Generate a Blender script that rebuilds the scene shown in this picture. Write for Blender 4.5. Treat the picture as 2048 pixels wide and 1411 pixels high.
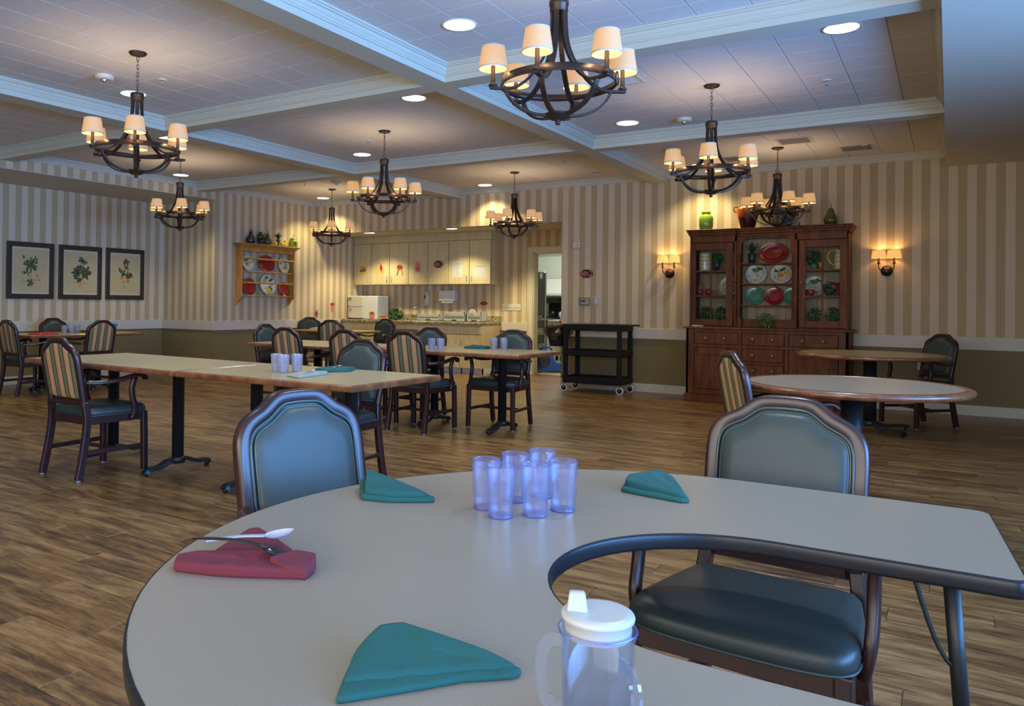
import bpy, math, random
from mathutils import Vector, Matrix, Euler
random.seed(7)
for o in list(bpy.data.objects): bpy.data.objects.remove(o)
SC = bpy.context.scene
COL = SC.collection
PI = math.pi
R = math.radians

# ------------------------------------------------------------------ camera, world, exposure
CY, CP, CR = 0.578459421, 0.0074480635, 0.0110073256
cam = bpy.data.objects.new('camera', bpy.data.cameras.new('camera')); COL.objects.link(cam)
F = Vector((-math.sin(CY), math.cos(CY), 0)); Rt = Vector((math.cos(CY), math.sin(CY), 0)); U = Vector((0, 0, 1))
F2 = F*math.cos(CP)+U*math.sin(CP); U2 = U*math.cos(CP)-F*math.sin(CP)
R3 = Rt*math.cos(CR)+U2*math.sin(CR); U3 = U2*math.cos(CR)-Rt*math.sin(CR)
cam.matrix_world = Matrix(((R3.x, U3.x, -F2.x, 0), (R3.y, U3.y, -F2.y, 0), (R3.z, U3.z, -F2.z, 1.2), (0, 0, 0, 1)))
cam.data.sensor_fit = 'HORIZONTAL'; cam.data.sensor_width = 36
cam.data.lens = 36*1567.5822/2048
cam.data.shift_x = (1024-875.0)/2048
cam.data.shift_y = -(705.5-596.568874)/2048
cam.data.clip_start = 0.05; cam.data.clip_end = 100
SC.camera = cam
SC.view_settings.view_transform = 'Standard'; SC.view_settings.look = 'None'
SC.view_settings.exposure = 1.1; SC.view_settings.gamma = 1.0; SC.view_settings.use_curve_mapping = False
cy_ = SC.cycles
cy_.max_bounces = 7; cy_.diffuse_bounces = 4; cy_.glossy_bounces = 3; cy_.transmission_bounces = 4; cy_.transparent_max_bounces = 16
cy_.caustics_reflective = False; cy_.caustics_refractive = False; cy_.sample_clamp_indirect = 4.0
cy_.use_denoising = True; cy_.use_adaptive_sampling = True; cy_.adaptive_threshold = 0.02
try: cy_.use_light_tree = True
except Exception: pass
W = bpy.data.worlds.new('sky'); SC.world = W; W.use_nodes = True
W.node_tree.nodes['Background'].inputs[0].default_value = (0.35, 0.55, 1.0, 1)
W.node_tree.nodes['Background'].inputs[1].default_value = 0.8

def light(kind, name, loc, energy, color, parent=None, **kw):
    d = bpy.data.lights.new(name, kind); d.energy = energy; d.color = color
    for k, v in kw.items():
        if k not in ('rot',): setattr(d, k, v)
    o = bpy.data.objects.new(name, d); COL.objects.link(o); o.location = loc
    if 'rot' in kw: o.rotation_euler = kw['rot']
    if parent: o.parent = parent
    return o
# daylight through the window band in the right-hand wall ; unseen warm fill added behind the camera
DAY = (0.16, 0.42, 1.0)
light('AREA', 'window_and_fill_light', (3.32, 1.8, 1.65), 290, DAY, shape='RECTANGLE', size=1.7, size_y=7.6, rot=(0, R(108), 0), spread=R(115))
light('AREA', 'window_and_fill_light', (-1.5, -2.62, 1.65), 125, (1.0, 0.90, 0.72), shape='RECTANGLE', size=7.0, size_y=1.7, rot=(R(90), 0, 0))

# ------------------------------------------------------------------ materials
M = {}
def nt(name):
    m = bpy.data.materials.new(name); m.use_nodes = True; M[name] = m
    n = m.node_tree.nodes; l = m.node_tree.links; b = n['Principled BSDF']
    return m, n, l, b
def S(b, k, v):
    for kk in ([k] if isinstance(k, str) else k):
        if kk in b.inputs: b.inputs[kk].default_value = v; return
def plain(name, c, rough=.5, metal=0, spec=None, coat=0, emit=None, es=1, bump=0, bs=200, var=0, vs=8):
    m, n, l, b = nt(name)
    b.inputs['Base Color'].default_value = (*c, 1); b.inputs['Roughness'].default_value = rough; b.inputs['Metallic'].default_value = metal
    if spec is not None: S(b, 'Specular IOR Level', spec)
    if coat: S(b, 'Coat Weight', coat); S(b, 'Coat Roughness', .12)
    if emit: S(b, 'Emission Color', (*emit, 1)); S(b, 'Emission Strength', es)
    if bump or var:
        tc = n.new('ShaderNodeTexCoord'); no = n.new('ShaderNodeTexNoise'); no.inputs['Scale'].default_value = bs; no.inputs['Detail'].default_value = 3
        l.new(tc.outputs['Object'], no.inputs['Vector'])
        if bump:
            bp = n.new('ShaderNodeBump'); bp.inputs['Strength'].default_value = bump; bp.inputs['Distance'].default_value = .002
            l.new(no.outputs['Fac'], bp.inputs['Height']); l.new(bp.outputs['Normal'], b.inputs['Normal'])
        if var:
            n2 = n.new('ShaderNodeTexNoise'); n2.inputs['Scale'].default_value = vs; n2.inputs['Detail'].default_value = 4
            l.new(tc.outputs['Object'], n2.inputs['Vector'])
            mx = n.new('ShaderNodeMix'); mx.data_type = 'RGBA'
            mx.inputs[6].default_value = (*[x*(1-var) for x in c], 1); mx.inputs[7].default_value = (*[min(1, x*(1+var)) for x in c], 1)
            l.new(n2.outputs['Fac'], mx.inputs[0]); l.new(mx.outputs[2], b.inputs['Base Color'])
    return m
def ramp(n, pts, const=False):
    r = n.new('ShaderNodeValToRGB'); e = r.color_ramp.elements
    if const: r.color_ramp.interpolation = 'CONSTANT'
    e.remove(e[1]); e[0].position = pts[0][0]; e[0].color = (*pts[0][1], 1)
    for p, c in pts[1:]: q = e.new(p); q.color = (*c, 1)
    return r
def math_(n, l, op, a, b=None):
    m = n.new('ShaderNodeMath'); m.operation = op
    for i, v in enumerate((a, b)):
        if v is None: continue
        if isinstance(v, (int, float)): m.inputs[i].default_value = v
        else: l.new(v, m.inputs[i])
    return m.outputs[0]

WP_LIGHT, WP_DARK, OLIVE = (.61, .50, .35), (.45, .335, .19), (.21, .165, .078)
def wallpaper(name, axis, period, off):
    m, n, l, b = nt(name)
    g = n.new('ShaderNodeNewGeometry'); s = n.new('ShaderNodeSeparateXYZ'); l.new(g.outputs['Position'], s.inputs[0])
    c = s.outputs[axis]
    fr = math_(n, l, 'FRACT', math_(n, l, 'DIVIDE', math_(n, l, 'SUBTRACT', c, off), period))
    dark = math_(n, l, 'LESS_THAN', fr, .5)
    pin = math_(n, l, 'SINE', math_(n, l, 'MULTIPLY', c, 2*PI/.0125))
    amp = math_(n, l, 'ADD', math_(n, l, 'MULTIPLY', dark, .05), .02)
    k = math_(n, l, 'ADD', math_(n, l, 'MULTIPLY', pin, amp), 1.0)
    mx = n.new('ShaderNodeMix'); mx.data_type = 'RGBA'; mx.inputs[6].default_value = (*WP_LIGHT, 1); mx.inputs[7].default_value = (*WP_DARK, 1)
    l.new(dark, mx.inputs[0])
    vm = n.new('ShaderNodeVectorMath'); vm.operation = 'SCALE'; l.new(mx.outputs[2], vm.inputs[0]); l.new(k, vm.inputs['Scale'])
    low = math_(n, l, 'LESS_THAN', s.outputs[2], .76)
    m2 = n.new('ShaderNodeMix'); m2.data_type = 'RGBA'; l.new(low, m2.inputs[0]); l.new(vm.outputs[0], m2.inputs[6]); m2.inputs[7].default_value = (*OLIVE, 1)
    l.new(m2.outputs[2], b.inputs['Base Color']); b.inputs['Roughness'].default_value = .72; S(b, 'Specular IOR Level', .25)
    no = n.new('ShaderNodeTexNoise'); no.inputs['Scale'].default_value = 180; bp = n.new('ShaderNodeBump'); bp.inputs['Strength'].default_value = .12; bp.inputs['Distance'].default_value = .001
    l.new(g.outputs['Position'], no.inputs['Vector']); l.new(no.outputs['Fac'], bp.inputs['Height']); l.new(bp.outputs['Normal'], b.inputs['Normal'])
    return m
wallpaper('wallpaper_back', 0, .1788, -4.214)
wallpaper('wallpaper_side', 1, .1788, 5.995)
wallpaper('wallpaper_left', 1, .1788, 9.387)
PLW, PLL = .152, .92
def floor_mat():
    m, n, l, b = nt('vinyl_plank')
    g = n.new('ShaderNodeNewGeometry'); s = n.new('ShaderNodeSeparateXYZ'); l.new(g.outputs['Position'], s.inputs[0])
    row = math_(n, l, 'FLOOR', math_(n, l, 'DIVIDE', s.outputs[1], PLW))
    sh = math_(n, l, 'MULTIPLY', math_(n, l, 'FRACT', math_(n, l, 'MULTIPLY', row, .3819)), PLL)
    col = math_(n, l, 'FLOOR', math_(n, l, 'DIVIDE', math_(n, l, 'SUBTRACT', s.outputs[0], sh), PLL))
    cv = n.new('ShaderNodeCombineXYZ'); l.new(row, cv.inputs[0]); l.new(col, cv.inputs[1])
    wn = n.new('ShaderNodeTexWhiteNoise'); wn.noise_dimensions = '3D'; l.new(cv.outputs[0], wn.inputs['Vector'])
    # grain vector: stretched along the plank, shifted for each plank
    sv = n.new('ShaderNodeVectorMath'); sv.operation = 'MULTIPLY_ADD'; l.new(g.outputs['Position'], sv.inputs[0]); sv.inputs[1].default_value = (1.5, 9, 1)
    sc = n.new('ShaderNodeVectorMath'); sc.operation = 'SCALE'; l.new(wn.outputs['Color'], sc.inputs[0]); sc.inputs['Scale'].default_value = 20
    l.new(sc.outputs[0], sv.inputs[2])
    n1 = n.new('ShaderNodeTexNoise'); n1.inputs['Scale'].default_value = 1.6; n1.inputs['Detail'].default_value = 9; n1.inputs['Roughness'].default_value = .68; n1.inputs['Distortion'].default_value = .5
    l.new(sv.outputs[0], n1.inputs['Vector'])
    n2 = n.new('ShaderNodeTexNoise'); n2.inputs['Scale'].default_value = 9; n2.inputs['Detail'].default_value = 5; n2.inputs['Roughness'].default_value = .7
    l.new(sv.outputs[0], n2.inputs['Vector'])
    t = math_(n, l, 'ADD', math_(n, l, 'MULTIPLY', math_(n, l, 'SUBTRACT', n1.outputs['Fac'], .5), 1.1), math_(n, l, 'MULTIPLY', math_(n, l, 'SUBTRACT', n2.outputs['Fac'], .5), .35)); t = math_(n, l, 'ADD', t, .53)
    t = math_(n, l, 'ADD', t, math_(n, l, 'MULTIPLY', math_(n, l, 'SUBTRACT', wn.outputs['Value'], .5), .09))
    sv2 = n.new('ShaderNodeVectorMath'); sv2.operation = 'MULTIPLY_ADD'; l.new(g.outputs['Position'], sv2.inputs[0]); sv2.inputs[1].default_value = (5, 62, 1); l.new(sc.outputs[0], sv2.inputs[2])
    n3 = n.new('ShaderNodeTexNoise'); n3.inputs['Scale'].default_value = 1.0; n3.inputs['Detail'].default_value = 6; n3.inputs['Roughness'].default_value = .75; n3.inputs['Distortion'].default_value = 1.2
    l.new(sv2.outputs[0], n3.inputs['Vector'])
    t = math_(n, l, 'ADD', t, math_(n, l, 'MULTIPLY', math_(n, l, 'SUBTRACT', n3.outputs['Fac'], .5), .42))
    r = ramp(n, [(.22, (.026, .014, .008)), (.40, (.070, .035, .014)), (.52, (.150, .078, .028)), (.64, (.235, .135, .052)), (.80, (.33, .215, .10))])
    l.new(t, r.inputs[0]); l.new(r.outputs[0], b.inputs['Base Color'])
    b.inputs['Roughness'].default_value = .30; S(b, 'Specular IOR Level', .5)
    bp = n.new('ShaderNodeBump'); bp.inputs['Strength'].default_value = .22; bp.inputs['Distance'].default_value = .0015
    l.new(n2.outputs['Fac'], bp.inputs['Height']); l.new(bp.outputs['Normal'], b.inputs['Normal'])
floor_mat()
def wood(name, c0, c1, rough=.35, coat=.3, sc=(1, 1, 1), scale=3.0):
    m, n, l, b = nt(name)
    tc = n.new('ShaderNodeTexCoord'); mp = n.new('ShaderNodeMapping'); mp.inputs['Scale'].default_value = sc
    no = n.new('ShaderNodeTexNoise'); no.inputs['Scale'].default_value = scale; no.inputs['Detail'].default_value = 7; no.inputs['Distortion'].default_value = .6
    l.new(tc.outputs['Object'], mp.inputs[0]); l.new(mp.outputs[0], no.inputs['Vector'])
    r = ramp(n, [(.32, c0), (.68, c1)]); l.new(no.outputs['Fac'], r.inputs[0]); l.new(r.outputs[0], b.inputs['Base Color'])
    b.inputs['Roughness'].default_value = rough
    if coat: S(b, 'Coat Weight', coat); S(b, 'Coat Roughness', .2)
    if not coat: S(b, 'Specular IOR Level', .25)
wood('cabinet_wood', (.070, .017, .004), (.185, .052, .012), .5, 0, (3, 3, .5), 5)
wood('edge_wood', (.11, .035, .012), (.25, .095, .035), .3, .5, (2, 2, 2), 6)
wood('knob_wood', (.16, .065, .03), (.28, .13, .07), .25, .5, (2, 2, 2), 9)
wood('pine', (.34, .145, .025), (.52, .25, .05), .42, .2, (2, 2, .6), 4)
wood('chair_wood', (.020, .007, .007), (.036, .011, .010), .33, .08, (2, 2, 1), 5)
wood('maple', (.50, .40, .215), (.60, .49, .285), .42, .1, (3, 3, .4), 3)
wood('backboard', (.36, .26, .15), (.50, .38, .23), .5, 0, (4, 4, .5), 3)
plain('groove', (.06, .04, .03), .8)
plain('trim_white', (.56, .53, .44), .5)
plain('crown_white', (.53, .53, .435), .55)
plain('rail_white', (.55, .50, .42), .5)
plain('soffit_paint', (.56, .53, .44), .75)
def tile_mat():
    m, n, l, b = nt('ceiling_tile')
    g = n.new('ShaderNodeNewGeometry'); vm = n.new('ShaderNodeVectorMath'); vm.operation = 'MULTIPLY'; l.new(g.outputs['Position'], vm.inputs[0]); vm.inputs[1].default_value = (9, 130, 1)
    no = n.new('ShaderNodeTexNoise'); no.inputs['Scale'].default_value = 1.5; no.inputs['Detail'].default_value = 3; l.new(vm.outputs[0], no.inputs['Vector'])
    r = ramp(n, [(.3, (.64, .63, .61)), (.7, (.71, .70, .68))]); l.new(no.outputs['Fac'], r.inputs[0]); l.new(r.outputs[0], b.inputs['Base Color'])
    b.inputs['Roughness'].default_value = .75; S(b, 'Specular IOR Level', .2)
    bp = n.new('ShaderNodeBump'); bp.inputs['Strength'].default_value = .3; bp.inputs['Distance'].default_value = .001; l.new(no.outputs['Fac'], bp.inputs['Height']); l.new(bp.outputs['Normal'], b.inputs['Normal'])
tile_mat()
def laminate(name, a, c):
    m, n, l, b = nt(name)
    tc = n.new('ShaderNodeTexCoord'); no = n.new('ShaderNodeTexNoise'); no.inputs['Scale'].default_value = 700; no.inputs['Detail'].default_value = 2
    l.new(tc.outputs['Object'], no.inputs['Vector']); r = ramp(n, [(.35, a), (.65, c)]); l.new(no.outputs['Fac'], r.inputs[0]); l.new(r.outputs[0], b.inputs['Base Color'])
    b.inputs['Roughness'].default_value = .30; S(b, 'Specular IOR Level', .45)
laminate('laminate_beige', (.30, .245, .135), (.38, .315, .18))
laminate('laminate_grey', (.225, .188, .137), (.29, .247, .185))
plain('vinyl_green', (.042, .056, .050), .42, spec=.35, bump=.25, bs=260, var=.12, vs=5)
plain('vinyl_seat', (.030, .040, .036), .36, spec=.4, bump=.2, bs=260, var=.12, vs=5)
plain('piping_green', (.035, .06, .055), .35)
def stripes():
    m, n, l, b = nt('striped_fabric')
    tc = n.new('ShaderNodeTexCoord'); s = n.new('ShaderNodeSeparateXYZ'); l.new(tc.outputs['Object'], s.inputs[0])
    fr = math_(n, l, 'FRACT', math_(n, l, 'ADD', math_(n, l, 'DIVIDE', s.outputs[0], .104), .48))
    G, K, P, D, Y, K2 = (.115, .135, .060), (.010, .011, .010), (.52, .27, .14), (.36, .04, .025), (.52, .38, .15), (.30, .10, .05)
    r = ramp(n, [(0, G), (.17, K), (.26, P), (.37, D), (.42, Y), (.49, K2), (.52, Y), (.59, D), (.64, P), (.75, K), (.84, G)], True)
    l.new(fr, r.inputs[0]); l.new(r.outputs[0], b.inputs['Base Color']); b.inputs['Roughness'].default_value = .8
stripes()
plain('bronze', (.045, .028, .02), .38, .55, var=.5, vs=14)
plain('bronze_sleeve', (.018, .008, .006), .5, .1)
plain('black_metal', (.016, .018, .02), .42, .3)
plain('steel', (.5, .5, .48), .28, .9)
plain('glide', (.25, .30, .36), .3, .5)
plain('black_edge', (.010, .011, .014), .33, spec=.35)
plain('black_plastic', (.010, .009, .008), .55, spec=.25, bump=.4, bs=60)
plain('shade_out', (.36, .26, .15), .8, emit=(1.0, .50, .16), es=.26, bump=.3, bs=240)
plain('shade_in', (.34, .23, .11), .8, emit=(1.0, .56, .16), es=.42)
plain('shade_trim', (.50, .43, .36), .8, emit=(1.0, .6, .35), es=.05)
plain('sconce_out', (.7, .45, .2), .8, emit=(1.0, .50, .12), es=.38)
plain('can_glow', (1, 1, 1), .5, emit=(.92, .97, 1.0), es=3)
plain('can_glow_warm', (1, 1, 1), .5, emit=(1.0, .94, .70), es=2.6)
plain('bulb_glow', (1, 1, 1), .5, emit=(1.0, .7, .35), es=3)
plain('white_plastic', (.46, .46, .43), .35)
plain('white_metal', (.66, .66, .62), .4)
plain('ivory', (.62, .56, .44), .4)
plain('vent_grey', (.20, .17, .14), .6)
plain('paper', (.50, .49, .44), .8)
plain('ink', (.25, .28, .35), .8)
plain('cloth_teal', (.005, .082, .072), .85, bump=.5, bs=900, var=.12, vs=10)
plain('cloth_red', (.135, .013, .022), .85, bump=.5, bs=900, var=.12, vs=10)
plain('cloth_grey', (.28, .28, .24), .85, bump=.4, bs=600)
plain('cloth_cream', (.52, .47, .30), .85, bump=.4, bs=600)
plain('ceramic_red', (.27, .008, .012), .15, coat=.5)
plain('ceramic_green', (.08, .24, .13), .18, coat=.5)
plain('ceramic_white', (.62, .60, .52), .2, coat=.3)
plain('ceramic_yellow', (.60, .42, .05), .2, coat=.3)
plain('lime', (.27, .42, .02), .25, coat=.4)
plain('leaf_print', (.065, .075, .028), .8)
plain('leaf', (.02, .105, .018), .5, var=.5, vs=30)
plain('leaf_light', (.10, .22, .03), .5, var=.5, vs=30)
plain('leaf_dark', (.012, .045, .018), .5, var=.5, vs=30)
plain('orange_fruit', (.60, .22, .02), .5)
plain('yellow_fruit', (.62, .42, .03), .5)
plain('pink', (.50, .20, .18), .5)
plain('red', (.42, .02, .015), .5)
plain('brown', (.10, .05, .02), .5)
plain('print_paper', (.52, .40, .20), .8, var=.12, vs=6)
plain('mat_board', (.56, .48, .34), .8)
plain('frame_dark', (.038, .024, .014), .4)
plain('pear', (.075, .07, .012), .3, coat=.4, var=.4, vs=12)
plain('pear_brown', (.085, .065, .03), .4, var=.4, vs=12)
plain('glaze_dark', (.012, .010, .010), .15, coat=.6)
plain('amber', (.45, .18, .01), .15)
plain('charcoal', (.03, .032, .036), .35)
plain('black_gloss', (.01, .01, .01), .15)
plain('lamp_spoon', (.42, .42, .50), .2)
plain('blue_plastic', (.008, .10, .55), .35)
plain('kitchen_wall', (.56, .62, .54), .7)
plain('kitchen_floor', (.40, .33, .20), .5)
plain('fridge', (.05, .058, .058), .4)
plain('slate_label', (.05, .05, .055), .7)
def glaze():
    m, n, l, b = nt('glaze_vase')
    tc = n.new('ShaderNodeTexCoord'); s = n.new('ShaderNodeSeparateXYZ'); l.new(tc.outputs['Object'], s.inputs[0])
    no = n.new('ShaderNodeTexNoise'); no.inputs['Scale'].default_value = 14; no.inputs['Detail'].default_value = 5; l.new(tc.outputs['Object'], no.inputs['Vector'])
    t = math_(n, l, 'ADD', math_(n, l, 'MULTIPLY', s.outputs[2], 3.0), math_(n, l, 'MULTIPLY', math_(n, l, 'SUBTRACT', no.outputs['Fac'], .5), .35))
    r = ramp(n, [(0, (.014, .006, .006)), (.38, (.03, .008, .006)), (.5, (.32, .05, .01)), (.78, (.42, .10, .015)), (.86, (.16, .13, .03)), (1, (.05, .02, .01))])
    l.new(t, r.inputs[0]); l.new(r.outputs[0], b.inputs['Base Color']); b.inputs['Roughness'].default_value = .18
    m, n, l, b = nt('painted_vase')
    tc = n.new('ShaderNodeTexCoord'); no = n.new('ShaderNodeTexNoise'); no.inputs['Scale'].default_value = 9; no.inputs['Detail'].default_value = 3; l.new(tc.outputs['Object'], no.inputs['Vector'])
    r = ramp(n, [(.2, (.02, .02, .02)), (.42, (.05, .035, .02)), (.5, (.30, .20, .05)), (.56, (.03, .10, .22)), (.62, (.04, .03, .02)), (.75, (.2, .05, .02))])
    l.new(no.outputs['Fac'], r.inputs[0]); l.new(r.outputs[0], b.inputs['Base Color']); b.inputs['Roughness'].default_value = .2
    m, n, l, b = nt('granite')
    tc = n.new('ShaderNodeTexCoord'); no = n.new('ShaderNodeTexNoise'); no.inputs['Scale'].default_value = 34; no.inputs['Detail'].default_value = 4; l.new(tc.outputs['Object'], no.inputs['Vector'])
    r = ramp(n, [(.3, (.03, .026, .015)), (.44, (.16, .13, .06)), (.54, (.40, .34, .18)), (.7, (.50, .44, .27))]); l.new(no.outputs['Fac'], r.inputs[0]); l.new(r.outputs[0], b.inputs['Base Color']); b.inputs['Roughness'].default_value = .2
    m, n, l, b = nt('speckled_hen')
    tc = n.new('ShaderNodeTexCoord'); no = n.new('ShaderNodeTexVoronoi'); no.inputs['Scale'].default_value = 60; l.new(tc.outputs['Object'], no.inputs['Vector'])
    r = ramp(n, [(.0, (.6, .6, .55)), (.25, (.012, .012, .014))], True); l.new(no.outputs['Distance'], r.inputs[0]); l.new(r.outputs[0], b.inputs['Base Color']); b.inputs['Roughness'].default_value = .3
glaze()
def clear(name, tint, mixd, dcol, fac_gloss=.12, rough=.05, fk=.45):
    m, n, l, b = nt(name); n.remove(b)
    out = n['Material Output']; tr = n.new('ShaderNodeBsdfTransparent'); tr.inputs[0].default_value = (*tint, 1)
    df = n.new('ShaderNodeBsdfTranslucent'); df.inputs[0].default_value = (*dcol, 1)
    d2 = n.new('ShaderNodeBsdfDiffuse'); d2.inputs[0].default_value = (*dcol, 1)
    m0 = n.new('ShaderNodeMixShader'); m0.inputs[0].default_value = .5; l.new(df.outputs[0], m0.inputs[1]); l.new(d2.outputs[0], m0.inputs[2])
    m1 = n.new('ShaderNodeMixShader'); m1.inputs[0].default_value = mixd; l.new(tr.outputs[0], m1.inputs[1]); l.new(m0.outputs[0], m1.inputs[2])
    gl = n.new('ShaderNodeBsdfGlossy'); gl.inputs['Roughness'].default_value = rough
    lw = n.new('ShaderNodeLayerWeight'); lw.inputs[0].default_value = .35
    fc = math_(n, l, 'ADD', math_(n, l, 'MULTIPLY', lw.outputs['Facing'], fk), fac_gloss)
    m2 = n.new('ShaderNodeMixShader'); l.new(fc, m2.inputs[0]); l.new(m1.outputs[0], m2.inputs[1]); l.new(gl.outputs[0], m2.inputs[2])
    l.new(m2.outputs[0], out.inputs[0])
clear('clear_blue', (.93, .945, 1.0), .075, (.55, .60, 1.0), .03, .1)
clear('clear_mug', (.92, .94, .975), .045, (.6, .7, 1.0), .03, .08)
clear('clear_rim', (.62, .68, .98), .35, (.22, .28, .85), .06, .1)
clear('cup_far', (.9, .91, .95), .30, (.62, .62, .80), .05, .15)
clear('glass_pane', (.95, .97, .97), .01, (.4, .5, .5), .0, .02, .10)
clear('bag_film', (.38, .36, .33), .10, (.12, .10, .08), .06, .15, .3)
clear('clear_cover', (.93, .95, .95), .06, (.7, .7, .8), .08, .05)

# ------------------------------------------------------------------ mesh builder
class MB:
    def __init__(s): s.v = []; s.f = []; s.m = []; s.sm = []
    def add(s, vs, fs, m=0, sm=False):
        k = len(s.v); s.v += [tuple(v) for v in vs]
        for f in fs: s.f.append(tuple(k+i for i in f)); s.m.append(m); s.sm.append(sm)
        return s
    def box(s, x0, x1, y0, y1, z0, z1, m=0):
        x0, x1 = min(x0, x1), max(x0, x1); y0, y1 = min(y0, y1), max(y0, y1); z0, z1 = min(z0, z1), max(z0, z1)
        return s.add([(x0,y0,z0),(x1,y0,z0),(x1,y1,z0),(x0,y1,z0),(x0,y0,z1),(x1,y0,z1),(x1,y1,z1),(x0,y1,z1)],
                     [(0,3,2,1),(4,5,6,7),(0,1,5,4),(1,2,6,5),(2,3,7,6),(3,0,4,7)], m)
    def loft(s, rings, m=0, sm=True, closed=True, cap0=True, cap1=True):
        n = len(rings[0]); vs = [p for r in rings for p in r]; fs = []
        for i in range(len(rings)-1):
            for j in range(n if closed else n-1):
                a, b = i*n+j, i*n+(j+1) % n; fs.append((a, b, b+n, a+n))
        s.add(vs, fs, m, sm)
        k = len(s.v)-len(vs)
        if cap0: s.f.append(tuple(k+j for j in range(n))[::-1]); s.m.append(m); s.sm.append(False)
        if cap1: s.f.append(tuple(k+(len(rings)-1)*n+j for j in range(n))); s.m.append(m); s.sm.append(False)
        return s
    def sweep(s, path, prof, up=(0,0,1), m=0, sm=False, closed=False, cap=True, scales=None):
        P = [Vector(p) for p in path]; up = Vector(up); rings = []; n = len(P)
        for i in range(n):
            a = P[(i-1) % n] if (closed or i > 0) else P[i]; b = P[(i+1) % n] if (closed or i < n-1) else P[i]
            t = (b-a).normalized(); x = t.cross(up)
            if x.length < 1e-5: x = t.cross(Vector((1,0,0)))
            x.normalize(); y = x.cross(t).normalized(); k = scales[i] if scales else 1
            # mitre
            if (closed or 0 < i < n-1):
                t1 = (P[i]-a).normalized(); c = max(.5, t1.dot(t))
            else: c = 1
            rings.append([P[i]+x*(q[0]*k/c)+y*(q[1]*k) for q in prof])
        if closed:
            rings.append(rings[0]); return s.loft(rings, m, sm, True, False, False)
        return s.loft(rings, m, sm, True, cap, cap)
    def tube(s, path, r, n=8, m=0, closed=False, scales=None):
        prof = [(math.cos(2*PI*i/n)*r, math.sin(2*PI*i/n)*r) for i in range(n)]
        ups = (0,0,1)
        P = [Vector(p) for p in path]
        d = (P[-1]-P[0])
        if d.length > 0 and abs(d.normalized().z) > .8: ups = (1, 0.01, 0)
        return s.sweep(path, prof, ups, m, True, closed, True, scales)
    def lathe(s, prof, c=(0,0,0), n=20, m=0, sm=True, cap0=True, cap1=True, sx=1, sy=1):
        rings = [[(c[0]+math.cos(2*PI*j/n)*r*sx, c[1]+math.sin(2*PI*j/n)*r*sy, c[2]+z) for j in range(n)] for r, z in prof]
        return s.loft(rings, m, sm, True, cap0, cap1)
    def cyl(s, a, b, r, n=12, m=0, r2=None):
        return s.tube([a, b], r, n, m, False, [1, (r2/r if r2 else 1)])
    def prism(s, poly, z0, z1, m=0, f=None):
        n = len(poly); g = f or (lambda x, y, z: (x, y, z))
        vs = [g(x, y, z0) for x, y in poly]+[g(x, y, z1) for x, y in poly]
        return s.add(vs, [tuple(range(n))[::-1], tuple(range(n, 2*n))]+[(i, (i+1) % n, n+(i+1) % n, n+i) for i in range(n)], m)
    def ell(s, cx, cy, a, b, ang=0, f=None, m=0, n=14):
        f = f or (lambda x, y: (x, y, 0)); ca, sa = math.cos(ang), math.sin(ang)
        vs = [f(cx+a*math.cos(t)*ca-b*math.sin(t)*sa, cy+a*math.cos(t)*sa+b*math.sin(t)*ca) for t in [2*PI*i/n for i in range(n)]]
        return s.add(vs, [tuple(range(n))], m)
    def sphere(s, c, r, n=12, k=8, m=0, sx=1, sy=1, sz=1):
        return s.lathe([(max(1e-4, r*math.sin(PI*i/k)), -r*sz*math.cos(PI*i/k)) for i in range(k+1)], c, n, m, True, False, False, sx, sy)
    def xf(s, Mx):
        s.v = [tuple(Mx @ Vector(v)) for v in s.v]; return s
    def build(s, name, mats, parent=None, org=(0,0,0), bev=0, seg=1):
        me = bpy.data.meshes.new(name)
        me.from_pydata([(v[0]-org[0], v[1]-org[1], v[2]-org[2]) for v in s.v], [], s.f)
        for m in (mats if isinstance(mats, (list, tuple)) else [mats]): me.materials.append(M[m])
        for p, mi, sm in zip(me.polygons, s.m, s.sm): p.material_index = mi; p.use_smooth = sm
        me.update()
        o = bpy.data.objects.new(name, me); COL.objects.link(o)
        if parent: o.parent = parent
        else: o.location = org
        if bev:
            b = o.modifiers.new('bevel', 'BEVEL'); b.width = bev; b.segments = seg; b.limit_method = 'ANGLE'; b.angle_limit = R(40)
        return o
def tag(o, label, cat, group=None, kind=None):
    if label: o['label'] = label
    if cat: o['category'] = cat
    if group: o['group'] = group
    if kind: o['kind'] = kind
    return o
def thing(name, label, cat, loc=(0,0,0), rz=0, group=None):
    o = bpy.data.objects.new(name, None); COL.objects.link(o); o.location = loc; o.rotation_euler = (0,0,rz); o.empty_display_size = .1
    return tag(o, label, cat, group)
def dup(root, loc, rz=None, label=None, group=None, rot=None):
    r = root.copy(); COL.objects.link(r); r.location = loc
    if rz is not None: r.rotation_euler = (0,0,rz)
    if rot is not None: r.rotation_euler = rot
    if label: r['label'] = label
    if group: r['group'] = group
    for ch in list(root.children):
        c = ch.copy(); COL.objects.link(c); c.parent = r
        for g in list(ch.children):
            d = g.copy(); COL.objects.link(d); d.parent = c
    return r
def text(name, body, size, mat, parent, loc, rot, extrude=.0006, bold=0.0):
    c = bpy.data.curves.new(name, 'FONT'); c.body = body; c.size = size; c.align_x = 'CENTER'; c.align_y = 'CENTER'; c.extrude = extrude; c.offset = bold; c.resolution_u = 3
    c.materials.append(M[mat]); o = bpy.data.objects.new(name, c); COL.objects.link(o)
    bpy.context.view_layer.update(); dg = bpy.context.evaluated_depsgraph_get()
    me = bpy.data.meshes.new_from_object(o.evaluated_get(dg)); bpy.data.objects.remove(o)
    o = bpy.data.objects.new(name, me); COL.objects.link(o); o.parent = parent; o.location = loc; o.rotation_euler = rot
    return o
FRONT = (R(90), 0, 0)            # local +Z looks towards -Y
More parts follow.
